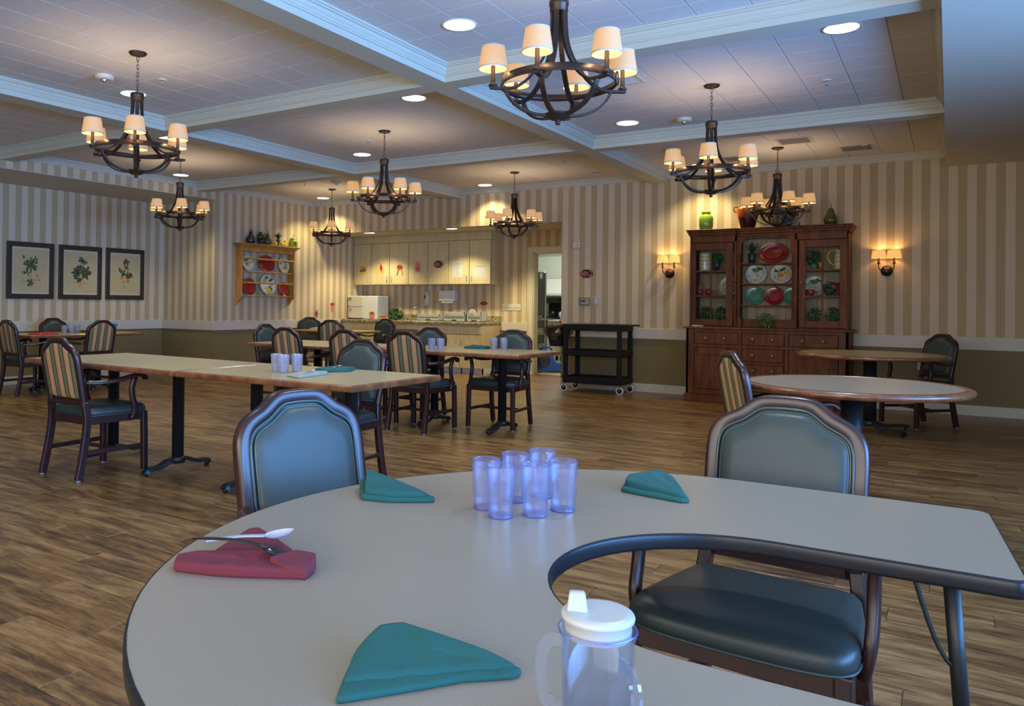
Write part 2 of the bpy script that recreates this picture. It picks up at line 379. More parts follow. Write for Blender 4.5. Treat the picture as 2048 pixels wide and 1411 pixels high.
EAST = (R(90), 0, R(90))         # local +Z looks towards +X

# ------------------------------------------------------------------ the room
YB, XL, XR, YF = 10.812, -9.79, 3.2, -2.5      # back wall, left wall, right wall, wall behind the camera
RX, YRET = -11.05, 8.49                        # recess in the left wall
XK, YK = -4.852, 12.30                         # kitchenette: right cheek, back wall
HK = 2.455                                     # its header
def st(mb, name, mats, parent=None, bev=0):
    o = mb.build(name, mats, parent, bev=bev)
    if not parent: o['kind'] = 'structure'
    return o
TOP = 3.3
w = st(MB().box(XK, XR+.15, YB, YB+.15, 0, TOP), 'wall_back', 'wallpaper_back')
st(MB().box(XL-.0, XK, YB, YB+.15, HK, TOP), 'wall_back_header', 'wallpaper_back')
st(MB().box(XL-.15, XL, YRET, YK+.15, 0, TOP), 'wall_left', 'wallpaper_left')
st(MB().box(RX-.15, XL, YF, YRET, 2.83, TOP), 'wall_left_header', ['wallpaper_left'])
st(MB().box(RX, XL, YF, YRET, 2.822, 2.832), 'ceiling_recess', 'soffit_paint')
st(MB().box(RX-.15, RX, YF, YRET+.15, 0, 2.83), 'wall_left_recess', 'wallpaper_side')
st(MB().box(RX, XL-.15, YRET, YRET+.15, 0, 2.83).box(XL-.15, XL, YRET-.003, YRET, 0, 2.822), 'wall_left_return', 'wallpaper_back')
# right wall with a band of windows, wall behind the camera with one added for the fill light
def wall_windows(name, ax, pos, a0, a1, w0, w1, zs, ze, nwin, thick, outsign):
    mb = MB()
    def bx(p0, p1, z0, z1, t0=0.0, t1=thick):
        q0, q1 = pos+outsign*t0, pos+outsign*t1
        if ax == 0: mb.box(q0, q1, p0, p1, z0, z1)
        else: mb.box(p0, p1, q0, q1, z0, z1)
    bx(a0, a1, 0, zs); bx(a0, a1, ze, TOP); bx(a0, w0, zs, ze); bx(w1, a1, zs, ze)
    st(mb, name, 'soffit_paint')
    mb = MB(); s = (w1-w0)/nwin
    for i in range(nwin+1):
        c = w0+i*s; bx(max(w0, c-.04), min(w1, c+.04), zs, ze, .02, .08)
    bx(w0, w1, zs, zs+.05, .02, .08); bx(w0, w1, ze-.05, ze, .02, .08)
    return mb
wall_windows('wall_right', 0, XR, YF-.15, YB, -2.0, 5.6, .8, 2.5, 5, .15, 1).build('window_1', 'trim_white')['kind'] = 'structure'
wall_windows('wall_front', 1, YF, RX-.15, XR, -5.0, 2.0, .8, 2.5, 5, .15, -1).build('window_2', 'trim_white')['kind'] = 'structure'
# kitchenette shell
DX0, DX1, DZ = -6.05, -5.19, 2.115
mb = MB().box(XL, DX0, YK, YK+.15, 0, TOP).box(DX1, XK, YK, YK+.15, 0, TOP).box(DX0, DX1, YK, YK+.15, DZ, TOP)
st(mb, 'wall_kitchenette', 'wallpaper_back')
st(MB().box(XK, XK+.15, YB+.15, YK+.15, 0, TOP), 'wall_kitchenette_right', 'wallpaper_side')
st(MB().box(XL, XK, YB+.15, YK, 2.50, 2.56).box(XL, XK, YB+.14, YB+.152, HK, 2.56), 'ceiling_kitchenette', 'soffit_paint')
# ceilings, beams, soffit
BX = [(-6.86, -6.638), (-3.485, -3.283)]; BY = [(1.95, 2.12), (5.10, 5.285), (8.115, 8.285)]
XS = -.043
st(MB().box(XL, XS, YF, YB, 3.064, 3.2), 'ceiling', 'crown_white')
ceil_o = bpy.data.objects['ceiling']
st(MB().box(XS, XR, YF, YB, 2.86, 3.2), 'ceiling_soffit_right', 'soffit_paint')
k = 1
for a, b in BX: st(MB().box(a, b, YF, YB, 2.92, 3.064), 'trim_%d' % k, 'crown_white'); k += 1
for a, b in BY:
    mbb = MB()
    for x0, x1 in [(XL, BX[0][0]), (BX[0][1], BX[1][0]), (BX[1][1], XS)]: mbb.box(x0, x1, a, b, 2.92, 3.064)
    st(mbb, 'trim_%d' % k, 'crown_white'); k += 1
CRP = [(0, 2.963), (.010, 2.966), (.010, 2.977), (.016, 2.98), (.018, 2.99), (.030, 3.005), (.036, 3.02), (.050, 3.026), (.052, 3.034), (.062, 3.036), (.062, 3.0505)]
def crown(x0, x1, y0, y1):
    rings = []
    for d, z in CRP: rings.append([(x0+d, y0+d, z), (x1-d, y0+d, z), (x1-d, y1-d, z), (x0+d, y1-d, z)])
    return MB().loft(rings, 0, False, True, False, False)
XI = [(XL, BX[0][0]), (BX[0][1], BX[1][0]), (BX[1][1], XS)]; YI = [(YF, BY[0][0]), (BY[0][1], BY[1][0]), (BY[1][1], BY[2][0]), (BY[2][1], YB)]
for x0, x1 in XI:
    for y0, y1 in YI: st(crown(x0, x1, y0, y1), 'trim_%d' % k, 'crown_white'); k += 1
# ceiling tiles
TP = .335; tiles = []
for x0, x1 in XI:
    for y0, y1 in YI[1:]:
        i0 = math.floor((x0+.347)/TP)-1; i1 = math.ceil((x1+.347)/TP)+1; j0 = math.floor((y0-2.81)/TP)-1; j1 = math.ceil((y1-2.81)/TP)+1
        for i in range(i0, i1):
            for j in range(j0, j1):
                a, b = max(x0+.005, -.347+i*TP+.002), min(x1-.005, -.347+(i+1)*TP-.002); c, d = max(y0+.005, 2.81+j*TP+.0008), min(y1-.005, 2.81+(j+1)*TP-.0008)
                if b-a > .07 and d-c > .07: tiles.append((a, b, c, d))
def seen(t):
    cx, cyy = (t[0]+t[1])/2, (t[2]+t[3])/2; v = Vector((cx, cyy, 1.85)); dz = v.dot(F2)
    if dz < .5: return 99
    px = 875+1567*v.dot(R3)/dz; py = 596-1567*v.dot(U3)/dz
    return dz if (-80 < px < 2120 and py > -60) else 50+dz
tiles.sort(key=seen)
cache = {}
def tile_obj(t, name, par):
    key = (round(t[1]-t[0], 3), round(t[3]-t[2], 3))
    if key not in cache:
        w_, h_ = key[0]/2, key[1]/2; m_ = MB(); q = .002
        m_.add([(-w_,-h_,.012),(w_,-h_,.012),(w_,h_,.012),(-w_,h_,.012),(-w_,-h_,q),(w_,-h_,q),(w_,h_,q),(-w_,h_,q),(-w_+q,-h_+q,0),(w_-q,-h_+q,0),(w_-q,h_-q,0),(-w_+q,h_-q,0)],
               [(0,1,5,4),(1,2,6,5),(2,3,7,6),(3,0,4,7),(4,5,9,8),(5,6,10,9),(6,7,11,10),(7,4,8,11),(8,9,10,11)])
        me = bpy.data.meshes.new('ceiling_tile'); me.from_pydata(m_.v, [], m_.f); me.materials.append(M['ceiling_tile']); cache[key] = me
    o = bpy.data.objects.new(name, cache[key]); COL.objects.link(o); o.parent = par; o.location = ((t[0]+t[1])/2, (t[2]+t[3])/2, 3.05)
for t in tiles[:300]: tile_obj(t, 'ceiling_tile', ceil_o)
mb = MB()
for t in tiles[300:]: mb.box(t[0], t[1], t[2], t[3], 3.05, 3.062)
for x0, x1 in XI: mb.box(x0, x1, YI[0][0], YI[0][1], 3.05, 3.062)
mb.build('ceiling_tile_field', 'ceiling_tile', ceil_o)['kind'] = 'stuff'
# floor
fl = st(MB().box(RX-.15, XR+.15, YF-.15, YK+.15, -.12, -.007), 'floor', 'groove')
planks = []
for r_ in range(math.floor(YF/PLW), math.ceil(YK/PLW)):
    sh = (r_*.3819-math.floor(r_*.3819))*PLL
    for c_ in range(math.floor((RX-sh)/PLL), math.ceil((XR-sh)/PLL)):
        a, b, c, d = c_*PLL+sh, (c_+1)*PLL+sh, r_*PLW, (r_+1)*PLW
        full = a > XL+.02 and b < XR and c > YF and d < YB
        a, b, c, d = max(a, RX), min(b, XR), max(c, YF), min(d, YK)
        if c >= YB-.05 and a > XK: continue
        if b-a < .02 or d-c < .02: continue
        v = Vector(((a+b)/2, (c+d)/2, -1.2)); dz = v.dot(F2); key = 99
        if dz > .6:
            px = 875+1567*v.dot(R3)/dz; py = 596-1567*v.dot(U3)/dz
            if -200 < px < 2250 and py < 1600: key = dz
        planks.append((key if full else 200, a, b, c, d))
planks.sort()
g_ = .0008
pm = MB(); w_, h_ = PLL/2-g_, PLW/2-g_; q = .0015
pm.add([(-w_,-h_,-.006),(w_,-h_,-.006),(w_,h_,-.006),(-w_,h_,-.006),(-w_,-h_,-q),(w_,-h_,-q),(w_,h_,-q),(-w_,h_,-q),(-w_+q,-h_+q,0),(w_-q,-h_+q,0),(w_-q,h_-q,0),(-w_+q,h_-q,0)],
       [(1,0,4,5),(2,1,5,6),(3,2,6,7),(0,3,7,4),(4,8,9,5)[::-1],(5,9,10,6)[::-1],(6,10,11,7)[::-1],(7,11,8,4)[::-1],(8,9,10,11)])
pme = bpy.data.meshes.new('floor_plank'); pme.from_pydata(pm.v, [], pm.f); pme.materials.append(M['vinyl_plank'])
for kq, a, b, c, d in planks[:300]:
    o = bpy.data.objects.new('floor_plank', pme); COL.objects.link(o); o.parent = fl; o.location = ((a+b)/2, (c+d)/2, 0)
mb = MB()
for kq, a, b, c, d in planks[300:]: mb.box(a+g_, b-g_, c+g_, d-g_, -.006, 0)
mb.build('floor_plank_field', 'vinyl_plank', fl)['kind'] = 'stuff'
# chair rail and baseboard
def strip(name, mat, segs, z0, z1, t, lip=0):
    for i, (x0, y0, x1, y1, nx, ny) in enumerate(segs):
        m_ = MB(); a0, a1 = sorted((x0, x1)); b0, b1 = sorted((y0, y1))
        if nx: m_.box(a0, a0+nx*t, b0, b1, z0, z1)
        else: m_.box(a0, a1, b0, b0+ny*t, z0, z1)
        st(m_, '%s_%d' % (name, i+1) if name != 'baseboard' else 'baseboard_'+['back', 'left', 'recess', 'return', 'kitchenette', 'right', 'kitchenette_right'][i], mat, bev=.003)
CBX0, CBX1 = -2.86, -.965
SEG = [(XK, YB, XR, YB, 0, -1), (XL, YRET, XL, YK-.72, 1, 0), (RX, YF, RX, YRET, 1, 0), (RX, YRET-.003, XL, YRET-.003, 0, -1), (-6.66, YK, DX0-.09, YK, 0, -1)]
strip('trim_rail', 'rail_white', SEG, .748, .895, .018)
strip('baseboard', 'trim_white', SEG+[(XR, YF, XR, YB, -1, 0)], 0, .118, .016)
# door casing in the kitchenette
mb = MB().box(DX0-.10, DX0, YK-.022, YK, 0, DZ+.10).box(DX0, DX1, YK-.022, YK, DZ, DZ+.10).box(DX1, DX1+.10, YK-.022, YK, 0, DZ+.10)
mb.box(DX0-.10, DX0-.085, YK-.032, YK, 0, DZ+.10).box(DX0-.10, DX1+.1, YK-.032, YK, DZ+.085, DZ+.10)
mb.box(DX0, DX0+.02, YK, YK+.15, 0, DZ).box(DX1-.02, DX1, YK, YK+.15, 0, DZ).box(DX0, DX1, YK, YK+.15, DZ-.02, DZ)
st(mb, 'door_1', 'ivory')
# room beyond the door
mb = MB().box(-9.4, -3.9, 16.5, 16.6, 0, 2.9).box(-9.5, -9.4, YK+.15, 16.6, 0, 2.9).box(-3.9, -3.8, YK+.15, 16.6, 0, 2.9).box(-9.4, -3.9, YK+.151, YK+.2, 0, 2.9)
mb = MB().box(-9.4, -3.9, 16.5, 16.6, 0, 2.9).box(-9.5, -9.4, YK+.15, 16.6, 0, 2.9).box(-3.9, -3.8, YK+.15, 16.6, 0, 2.9)
st(mb, 'wall_kitchen', 'kitchen_wall')
st(MB().box(-9.5, -3.8, YK+.15, 16.6, 2.9, 3.0), 'ceiling_kitchen', 'kitchen_wall')
st(MB().box(-9.5, -3.8, YK+.15, 16.6, -.12, 0), 'floor_kitchen', 'kitchen_floor')
st(MB().box(-9.4, -3.9, 16.48, 16.5, 0, .1), 'baseboard_kitchen', 'black_plastic')
light('AREA', 'kitchen_ceiling_light', (-6.8, 14.6, 2.88), 26, (1, 1, .88), shape='RECTANGLE', size=1.6, size_y=1.6)

# ------------------------------------------------------------------ chandeliers
def arcpts(pts, n=4):
    # Catmull-Rom through the points
    P = [Vector(p) for p in pts]; out = []
    for i in range(len(P)-1):
        p0 = P[max(0, i-1)]; p1 = P[i]; p2 = P[i+1]; p3 = P[min(len(P)-1, i+2)]
        for j in range(n):
            t = j/n; out.append(.5*((2*p1)+(p2-p0)*t+(2*p0-5*p1+4*p2-p3)*t*t+(3*p1-p0-3*p2+p3)*t**3))
    out.append(P[-1]); return out
def make_chandelier():
    t = thing('chandelier', 'bronze six-light chandelier', 'chandelier')
    Z = -3.05
    MB().lathe([(.064, 0), (.066, -.006), (.055, -.018), (.02, -.026), (.008, -.032)], n=24).build('canopy', 'bronze', t)
    mb = MB(); z = -.032; i = 0
    while z > -.235:
        pts = [(math.cos(a)*.0085*(1 if i % 2 else 0), math.cos(a)*.0085*(0 if i % 2 else 1), z-.016+math.sin(a)*.019) for a in [2*PI*q/8 for q in range(8)]]
        mb.tube(pts, .0022, 5, 0, True); z -= .029; i += 1
    mb.build('chain', 'bronze', t)
    MB().tube([(math.cos(a)*.023, 0, -.268+math.sin(a)*.023) for a in [2*PI*q/16 for q in range(16)]], .003, 6, 0, True).build('hanging_ring', 'bronze', t)
    MB().lathe([(.012, 2.752+Z), (.044, 2.748+Z), (.05, 2.742+Z), (.05, 2.72+Z), (.046, 2.715+Z), (.046, 2.69+Z), (.04, 2.685+Z)], n=24).build('collar', 'bronze', t)
    rr = .288; n = 40
    mb = MB(); prof = [(rr+.004, -.018), (rr+.004, .018), (rr-.004, .018), (rr-.004, -.018)]
    rings = [[(math.cos(2*PI*j/n)*r_, math.sin(2*PI*j/n)*r_, 2.328+Z+z_) for j in range(n)] for r_, z_ in prof+[prof[0]]]
    mb.loft(rings[::-1], 0, True, True, False, False).build('ring', 'bronze', t)
    bar = [(-.006, -.0125), (.006, -.0125), (.006, .0125), (-.006, .0125)]
    for q in range(6):
        a = q*PI/3; ca, sa = math.cos(a), math.sin(a)
        P = lambda r_, z_: (r_*ca, r_*sa, z_+Z)
        up = arcpts([P(.036, 2.70), P(.040, 2.60), P(.052, 2.52), (P(.085, 2.44)), P(.145, 2.355), P(.21, 2.305), P(.262, 2.293), P(.348, 2.293)], 3)
        mb = MB().sweep(up, bar, (-sa, ca, 0.0001)); mb.build('arm', 'bronze', t)
        lo = arcpts([P(.272, 2.289), P(.252, 2.25), P(.21, 2.207), P(.15, 2.176), P(.09, 2.164), P(.035, 2.163)], 3)
        MB().sweep(lo, bar, (-sa, ca, 0.0001)).build('rib', 'bronze', t)
        c = (.333*ca, .333*sa, Z)
        s_ = MB().lathe([(.010, 2.298), (.021, 2.30), (.023, 2.308), (.014, 2.315), (.0115, 2.32), (.0115, 2.405)], c, 12, 0).build('candle_sleeve', 'bronze_sleeve', t)
        sh = MB(); rb, rt, zb, zt = .073, .058, 2.388, 2.50
        sh.lathe([(rb, zb), (rb*.995, zb+.010), (rt*1.01, zt-.008), (rt, zt)], c, 24, 0, True, False, False)
        sh.lathe([(rt-.002, zt), (rb-.002, zb)], c, 24, 1, True, False, False)
        so = sh.build('lamp_shade', ['shade_out', 'shade_in'], t)
        MB().lathe([(rb-.002, zb), (rb+.0008, zb), (rb*.997+.0008, zb+.010)], c, 24, 0, True, False, False).build('shade_trim', 'shade_trim', so)
        MB().lathe([(rt+.0014, zt-.007), (rt+.0012, zt)], c, 24, 0, True, False, False).build('shade_trim', 'shade_trim', so)
        MB().sphere((c[0], c[1], 2.43+Z), .014, 8, 6).build('bulb', 'bulb_glow', t)
        light('POINT', 'bulb_light', (c[0], c[1], 2.455+Z), 0.95, (1.0, .74, .48), t, shadow_soft_size=.018)
    for a in (R(90), R(240)):
        cx, cyy = .292*math.cos(a), .292*math.sin(a)
        MB().tube([(cx*(1+.02*math.cos(b)), cyy*(1+.02*math.cos(b)), 2.316+Z+math.sin(b)*.034) if 0 else (cx+math.cos(b)*.024*-math.sin(a)+.008*math.cos(a), cyy+math.cos(b)*.024*math.cos(a)+.008*math.sin(a), 2.318+Z+math.sin(b)*.034) for b in [2*PI*q/14 for q in range(14)]], .0034, 6, 0, True).build('loop', 'bronze', t)
    MB().lathe([(.012, 2.117), (.014, 2.132), (.006, 2.136), (.03, 2.140), (.056, 2.152), (.066, 2.166), (.067, 2.172), (.055, 2.176), (.01, 2.178)], (0, 0, Z), 24).build('finial', 'bronze', t)
    return t
chan = make_chandelier()
CH = [(-1.667, 3.65, -82.6, 'bronze chandelier largest and nearest, above the horseshoe table, cream shades'),
      (-5.075, 3.65, -37.8, 'bronze chandelier at upper left above the long table, with smoke detector beside it'),
      (-5.075, 6.70, -82.7, 'bronze chandelier in the middle bay, in front of the kitchenette wall'),
      (-5.075, 9.70, -78.8, 'small far bronze chandelier hanging before the kitchenette doorway'),
      (-1.667, 6.70, -79.6, 'bronze chandelier at right between main beam and right soffit'),
      (-1.667, 9.70, -120., 'bronze chandelier overlapping the vases on top of the wooden hutch'),
      (-8.40, 9.70, -49., 'smallest bronze chandelier in the far corner beside the pine plate rack'),
      (-8.40, 6.70, -35., 'bronze chandelier hanging in front of the recess in the left wall')]
for i, (x, y, a, lb) in enumerate(CH):
    if i == 0: chan.location = (x, y, 3.05); chan.rotation_euler = (0, 0, R(a)); chan['label'] = lb; chan['group'] = 'bronze chandeliers'
    else: dup(chan, (x, y, 3.05), R(a), lb, 'bronze chandeliers')

# ------------------------------------------------------------------ recessed downlights, detectors, sprinklers, vents
def downlight(x, y, z, lb, warm=False, e=26, r=.108, spot=True):
    t = thing('recessed_downlight', lb, 'downlight', (x, y, z), 0, 'recessed ceiling downlights')
    MB().lathe([(r+.014, 0), (r+.013, -.003), (r, -.003), (r-.004, .0)], n=32, cap0=False, cap1=False).build('trim_ring', 'white_metal', t)
    MB().lathe([(r, -.0012), (.002, -.0012)], n=32, cap0=False).build('lens', 'can_glow_warm' if warm else 'can_glow', t)
    light('SPOT', 'downlight_lamp', (0, 0, -.02), e*4, (1.0, .87, .48) if warm else (.86, .93, 1.0), t, spot_size=R(118), spot_blend=.55, shadow_soft_size=.07)
    return t
DL = [(-2.725, 4.404, 'cool recessed downlight left of the nearest chandelier', 0), (-.604, 5.762, 'cool recessed downlight at upper right near the soffit', 0),
      (-4.037, 5.76, 'recessed downlight just left of the main beam crossing', 0), (-6.124, 7.625, 'recessed downlight above and left of the middle chandelier', 0),
      (-6.02, 10.528, 'recessed downlight against back wall left of far chandelier', 1), (-2.73, 7.654, 'warm recessed downlight right of the nearest chandelier', 1),
      (-9.261, 10.453, 'recessed downlight in the far corner bay above the plate rack', 1), (-9.433, 7.537, 'recessed downlight by the left wall over the recess', 1),
      (-6.12, 4.36, 'recessed downlight behind the upper left chandelier', 0), (-7.40, 5.72, 'recessed downlight mostly hidden behind right shade of the upper left chandelier', 0),
      (-2.73, 10.40, 'recessed downlight above the hutch washing the back wall', 1), (-9.43, 4.5, 'recessed downlight above the table in the wall recess', 1),
      (-.60, 2.75, 'recessed downlight above the horseshoe table, out of frame', 0), (-4.0, 2.75, 'recessed downlight over the long table, out of frame', 0)]
for x, y, lb, wm in DL: downlight(x, y, 3.05, lb, bool(wm), 10 if wm else 13)
for x, y, lb in [(-8.93, 11.35, 'left recessed downlight above the kitchenette cabinets'), (-7.15, 11.35, 'middle recessed downlight above the kitchenette cabinets'), (-5.72, 11.35, 'recessed downlight in front of the kitchenette doorway')]:
    downlight(x, y, 2.499, lb, True, 17)
def detector(x, y, lb, r=.075):
    t = thing('smoke_detector', lb, 'smoke detector', (x, y, 3.05), 0, 'smoke detectors')
    MB().lathe([(r, 0), (r, -.012), (r*.92, -.03), (r*.6, -.034), (.004, -.034)], n=26, cap0=False).build('housing', 'ivory', t)
    MB().lathe([(.024, -.034), (.024, -.044), (.014, -.055), (.003, -.062)], n=14, cap0=False).build('sensor', 'steel', t)
for x, y, lb in [(-5.83, 3.88, 'round smoke detector left of the upper left chandelier'), (-2.19, 7.75, 'round smoke detector left of the right-hand chandelier'), (-2.745, 9.17, 'round smoke detector behind the left shade of the right-hand chandelier'), (-7.79, 9.09, 'round smoke detector above the corner chandelier')]: detector(x, y, lb)
def sprinkler(x, y, lb, z=3.05):
    t = thing('sprinkler', lb, 'sprinkler', (x, y, z), 0, 'ceiling sprinklers')
    MB().lathe([(.038, 0), (.036, -.004), (.012, -.007)], n=20, cap0=False).build('escutcheon', 'white_metal', t)
    MB().cyl((0, 0, -.005), (0, 0, -.04), .006, 8).lathe([(.014, -.042), (.014, -.04)], n=12).build('head', 'steel', t)
for x, y, lb in [(-5.51, 4.2, 'sprinkler head right of the upper left smoke detector'), (-.84, 7.02, 'sprinkler head in the bay beside the right soffit'), (-5.52, 6.98, 'sprinkler head left of the middle chandelier'),
                 (-5.57, 9.96, 'sprinkler head left of the doorway chandelier'), (-.81, 10.03, 'sprinkler head between the two ceiling vents at right'), (-4.1, 9.2, 'sprinkler head left of the far end of the main beam'), (-8.35, 9.0, 'sprinkler head by the corner chandelier')]: sprinkler(x, y, lb)
def vent(x, y, lb, w=.30, d=.30, z=3.05, mt='vent_grey', rz=0):
    t = thing('ceiling_vent', lb, 'vent', (x, y, z), rz, 'ceiling vents')
    MB().box(-w/2-.03, w/2+.03, -d/2-.03, -d/2, -.006, 0).box(-w/2-.03, w/2+.03, d/2, d/2+.03, -.006, 0).box(-w/2-.03, -w/2, -d/2, d/2, -.006, 0).box(w/2, w/2+.03, -d/2, d/2, -.006, 0).build('frame', 'ivory', t)
    MB().box(-w/2, w/2, -d/2, d/2, -.001, 0).build('backing', 'groove', t)
    me = None
    for i in range(9):
        y_ = -d/2+.018+i*(d-.036)/8
        if me is None: o = MB().add([(-w/2, -.004, -.001), (w/2, -.004, -.001), (w/2, .006, -.007), (-w/2, .006, -.007), (-w/2, .004, -.001), (w/2, .004, -.001)], [(0,3,2,1), (3,4,5,2)]).build('slat', mt, t); me = o.data
        else: o = bpy.data.objects.new('slat', me); COL.objects.link(o); o.parent = t
        o.location = (0, y_, 0)
vent(-1.44, 9.38, 'brown slatted ceiling vent right of the right-hand chandelier'); vent(-.90, 10.14, 'brown slatted ceiling vent nearest the right soffit by the back wall')
vent(-2.2, 10.14, 'brown slatted ceiling vent half hidden above the hutch chandelier'); vent(-2.3, 6.14, 'white louvred air diffuser seen through the nearest chandelier', .34, .30, mt='white_metal')
vent(-4.1, 10.25, 'tiny dark ceiling vent left of the main beam end', .10, .06)
vent(-6.75, 11.3, 'pale vent in the kitchenette ceiling left of the doorway', .30, .12, 2.499, 'ivory')

# ------------------------------------------------------------------ dining chairs
def back_outline(inset=0.0, zb=.50):
    pts = [(.190, zb), (.193, .60), (.195, .72), (.195, .79), (.190, .832), (.174, .862), (.149, .880), (.122, .893), (.099, .910), (.077, .926), (.050, .934), (.0, .936)]
    if inset:
        q = []
        for i, (x, z) in enumerate(pts):
            a = Vector(pts[max(0, i-1)]); b = Vector(pts[min(len(pts)-1, i+1)]); t = (b-a).normalized(); n_ = Vector((-t.y, t.x))
            if (n_.x > 0) if i < 5 else (n_.y > 0): n_ = -n_
            if i == len(pts)-1: n_ = Vector((0, -1))
            q.append((max(0, x+n_.x*inset), z+n_.y*inset))
        pts = q
    return pts
def lean(z): return -.190-(z-.45)*.19
def loop_pts(inset, zb, n=3):
    p = back_outline(inset, zb); p = [(x, max(z, zb)) for x, z in p]
    half = arcpts([(x, 0, z) for x, z in p], n); left = [(-v.x, 0, v.z) for v in half[:-1]]
    return [(v.x, v.z) for v in half]+[(x, z) for x, _, z in left[::-1]]
def pad(zb, inset, bulge, y0, m):
    L = loop_pts(inset, zb, 2); cz = (zb+.90)/2; rings = []
    for k_, h in [(1, 0), (.985, .5), (.93, .8), (.75, .95), (.45, 1), (.12, 1.02)]:
        rings.append([(x*k_, lean(cz+(z-cz)*k_)+y0+bulge*h, cz+(z-cz)*k_) for x, z in L])
    mb = MB(); mb.loft(rings if bulge < 0 else [r_[::-1] for r_ in rings], m, True, True, False, True); mb.sm[-1] = True
    return mb
def seat_outline(k_=1.0, dx=0):
    w0, w1 = .212, .256
    pts = [(w0-.03, -.175), (w0, -.15), (w1-.012, .05), (w1, .17), (w1-.01, .225), (w1-.05, .255), (.12, .270), (0, .274)]
    half = arcpts([(x, y, 0) for x, y in pts], 3); P = [(v.x, v.y) for v in half]; P = P+[(-x, y) for x, y in P[:-1][::-1]]
    return [(x*k_, .05+(y-.05)*k_) for x, y in P]
def make_chair():
    t = thing('dining_chair', 'dining armchair', 'chair')
    bar = lambda a, b: [(-a/2, -b/2), (a/2, -b/2), (a/2, b/2), (-a/2, b/2)]
    for s in (1, -1):
        pth = arcpts([(s*.210, -.250, .012), (s*.209, -.222, .15), (s*.206, -.198, .30), (s*.203, -.190, .42), (s*.192, lean(.52), .52)], 3)
        lg = MB().sweep(pth, bar(.046, .036), (1, 0, .0001)).build('leg', 'chair_wood', t, bev=.005, seg=2)
        MB().cyl((s*.212, -.250, 0), (s*.212, -.250, .014), .016, 12).build('glide', 'glide', lg)
        lg = MB().sweep([(s*.240, .232, .012), (s*.238, .230, .25), (s*.236, .226, .425)], bar(.040, .038), (1, 0, .0001)).build('leg', 'chair_wood', t, bev=.005, seg=2)
        MB().cyl((s*.240, .232, 0), (s*.240, .232, .014), .016, 12).build('glide', 'glide', lg)
        MB().sweep([(s*.212, -.215, .185), (s*.238, .222, .185)], bar(.018, .030), (0, 0, 1)).build('stretcher', 'chair_wood', t, bev=.004)
        # arm and its post
        ap = arcpts([(s*.212, -.205, .655), (s*.240, -.14, .650), (s*.266, -.02, .658), (s*.286, .09, .683), (s*.290, .150, .690), (s*.288, .185, .680), (s*.286, .205, .655)], 3)
        MB().sweep(ap, [(-.022, -.010), (-.018, -.014), (.018, -.014), (.022, -.010), (.020, .008), (.010, .013), (-.010, .013), (-.020, .008)], (0, 0, 1), 0, True, False, True, [.8]+[1]*(len(ap)-2)+[.8]).build('arm', 'chair_wood', t)
        pp = arcpts([(s*.282, .120, .678), (s*.274, .100, .60), (s*.274, .108, .53), (s*.272, .130, .46), (s*.264, .128, .41), (s*.256, .12, .385)], 3)
        MB().sweep(pp, bar(.038, .026), (1, 0, .0001), 0, True).build('arm_post', 'chair_wood', t, bev=.005)
    MB().sweep([(-.224, .02, .185), (.224, .02, .185)], bar(.016, .026), (0, 0, 1)).build('stretcher', 'chair_wood', t, bev=.003)
    mb = MB().box(-.225, .225, .212, .240, .370, .425).box(-.200, .200, -.195, -.170, .370, .425)
    for s in (1, -1): mb.sweep([(s*.208, -.185, .397), (s*.232, .225, .397)], bar(.026, .055), (0, 0, 1))
    mb.build('seat_rail', 'chair_wood', t, bev=.003)
    # cushion
    mb = MB(); rings = []
    for k_, dz in [(.975, 0), (1.0, .006), (1.01, .022), (.995, .040), (.955, .053), (.85, .063), (.60, .072), (.30, .076), (.05, .077)]:
        rings.append([(x, y, .420+dz) for x, y in seat_outline(k_)])
    mb.loft([r_ for r_ in rings], 0, True, True, True, True); mb.sm[-1] = True
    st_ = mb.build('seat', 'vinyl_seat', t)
    MB().tube([(x, y, .4245) for x, y in seat_outline(1.004)], .0042, 5, 0, True).build('piping', 'piping_green', st_)
    # back frame: one closed moulding round the back
    L = loop_pts(0.004, .50, 3)
    pf = [(x, lean(z), z) for x, z in L]
    MB().sweep(pf, [(-.020, -.016), (-.012, -.020), (.012, -.020), (.020, -.016), (.020, .016), (.012, .020), (-.012, .020), (-.020, .016)], (0, 1, 0.0), 0, True, False).build('back_frame', 'chair_wood', t, bev=0)
    MB().box(-.185, .185, lean(.52)-.014, lean(.52)+.014, .495, .535).build('back_rail', 'chair_wood', t, bev=.004)
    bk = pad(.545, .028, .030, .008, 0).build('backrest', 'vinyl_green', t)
    for ins, r_ in ((.018, .0045), (.031, .0040)):
        MB().tube([(x, lean(z)+.020, z) for x, z in loop_pts(ins, .54, 2)], r_, 5, 0, True).build('piping', 'piping_green', bk)
    pad(.545, .022, -.012, -.012, 0).build('back_panel', 'striped_fabric', t)
    pad(.541, .014, .004, .012, 0).build('welt', 'piping_green', bk)
    return t
chair = make_chair()
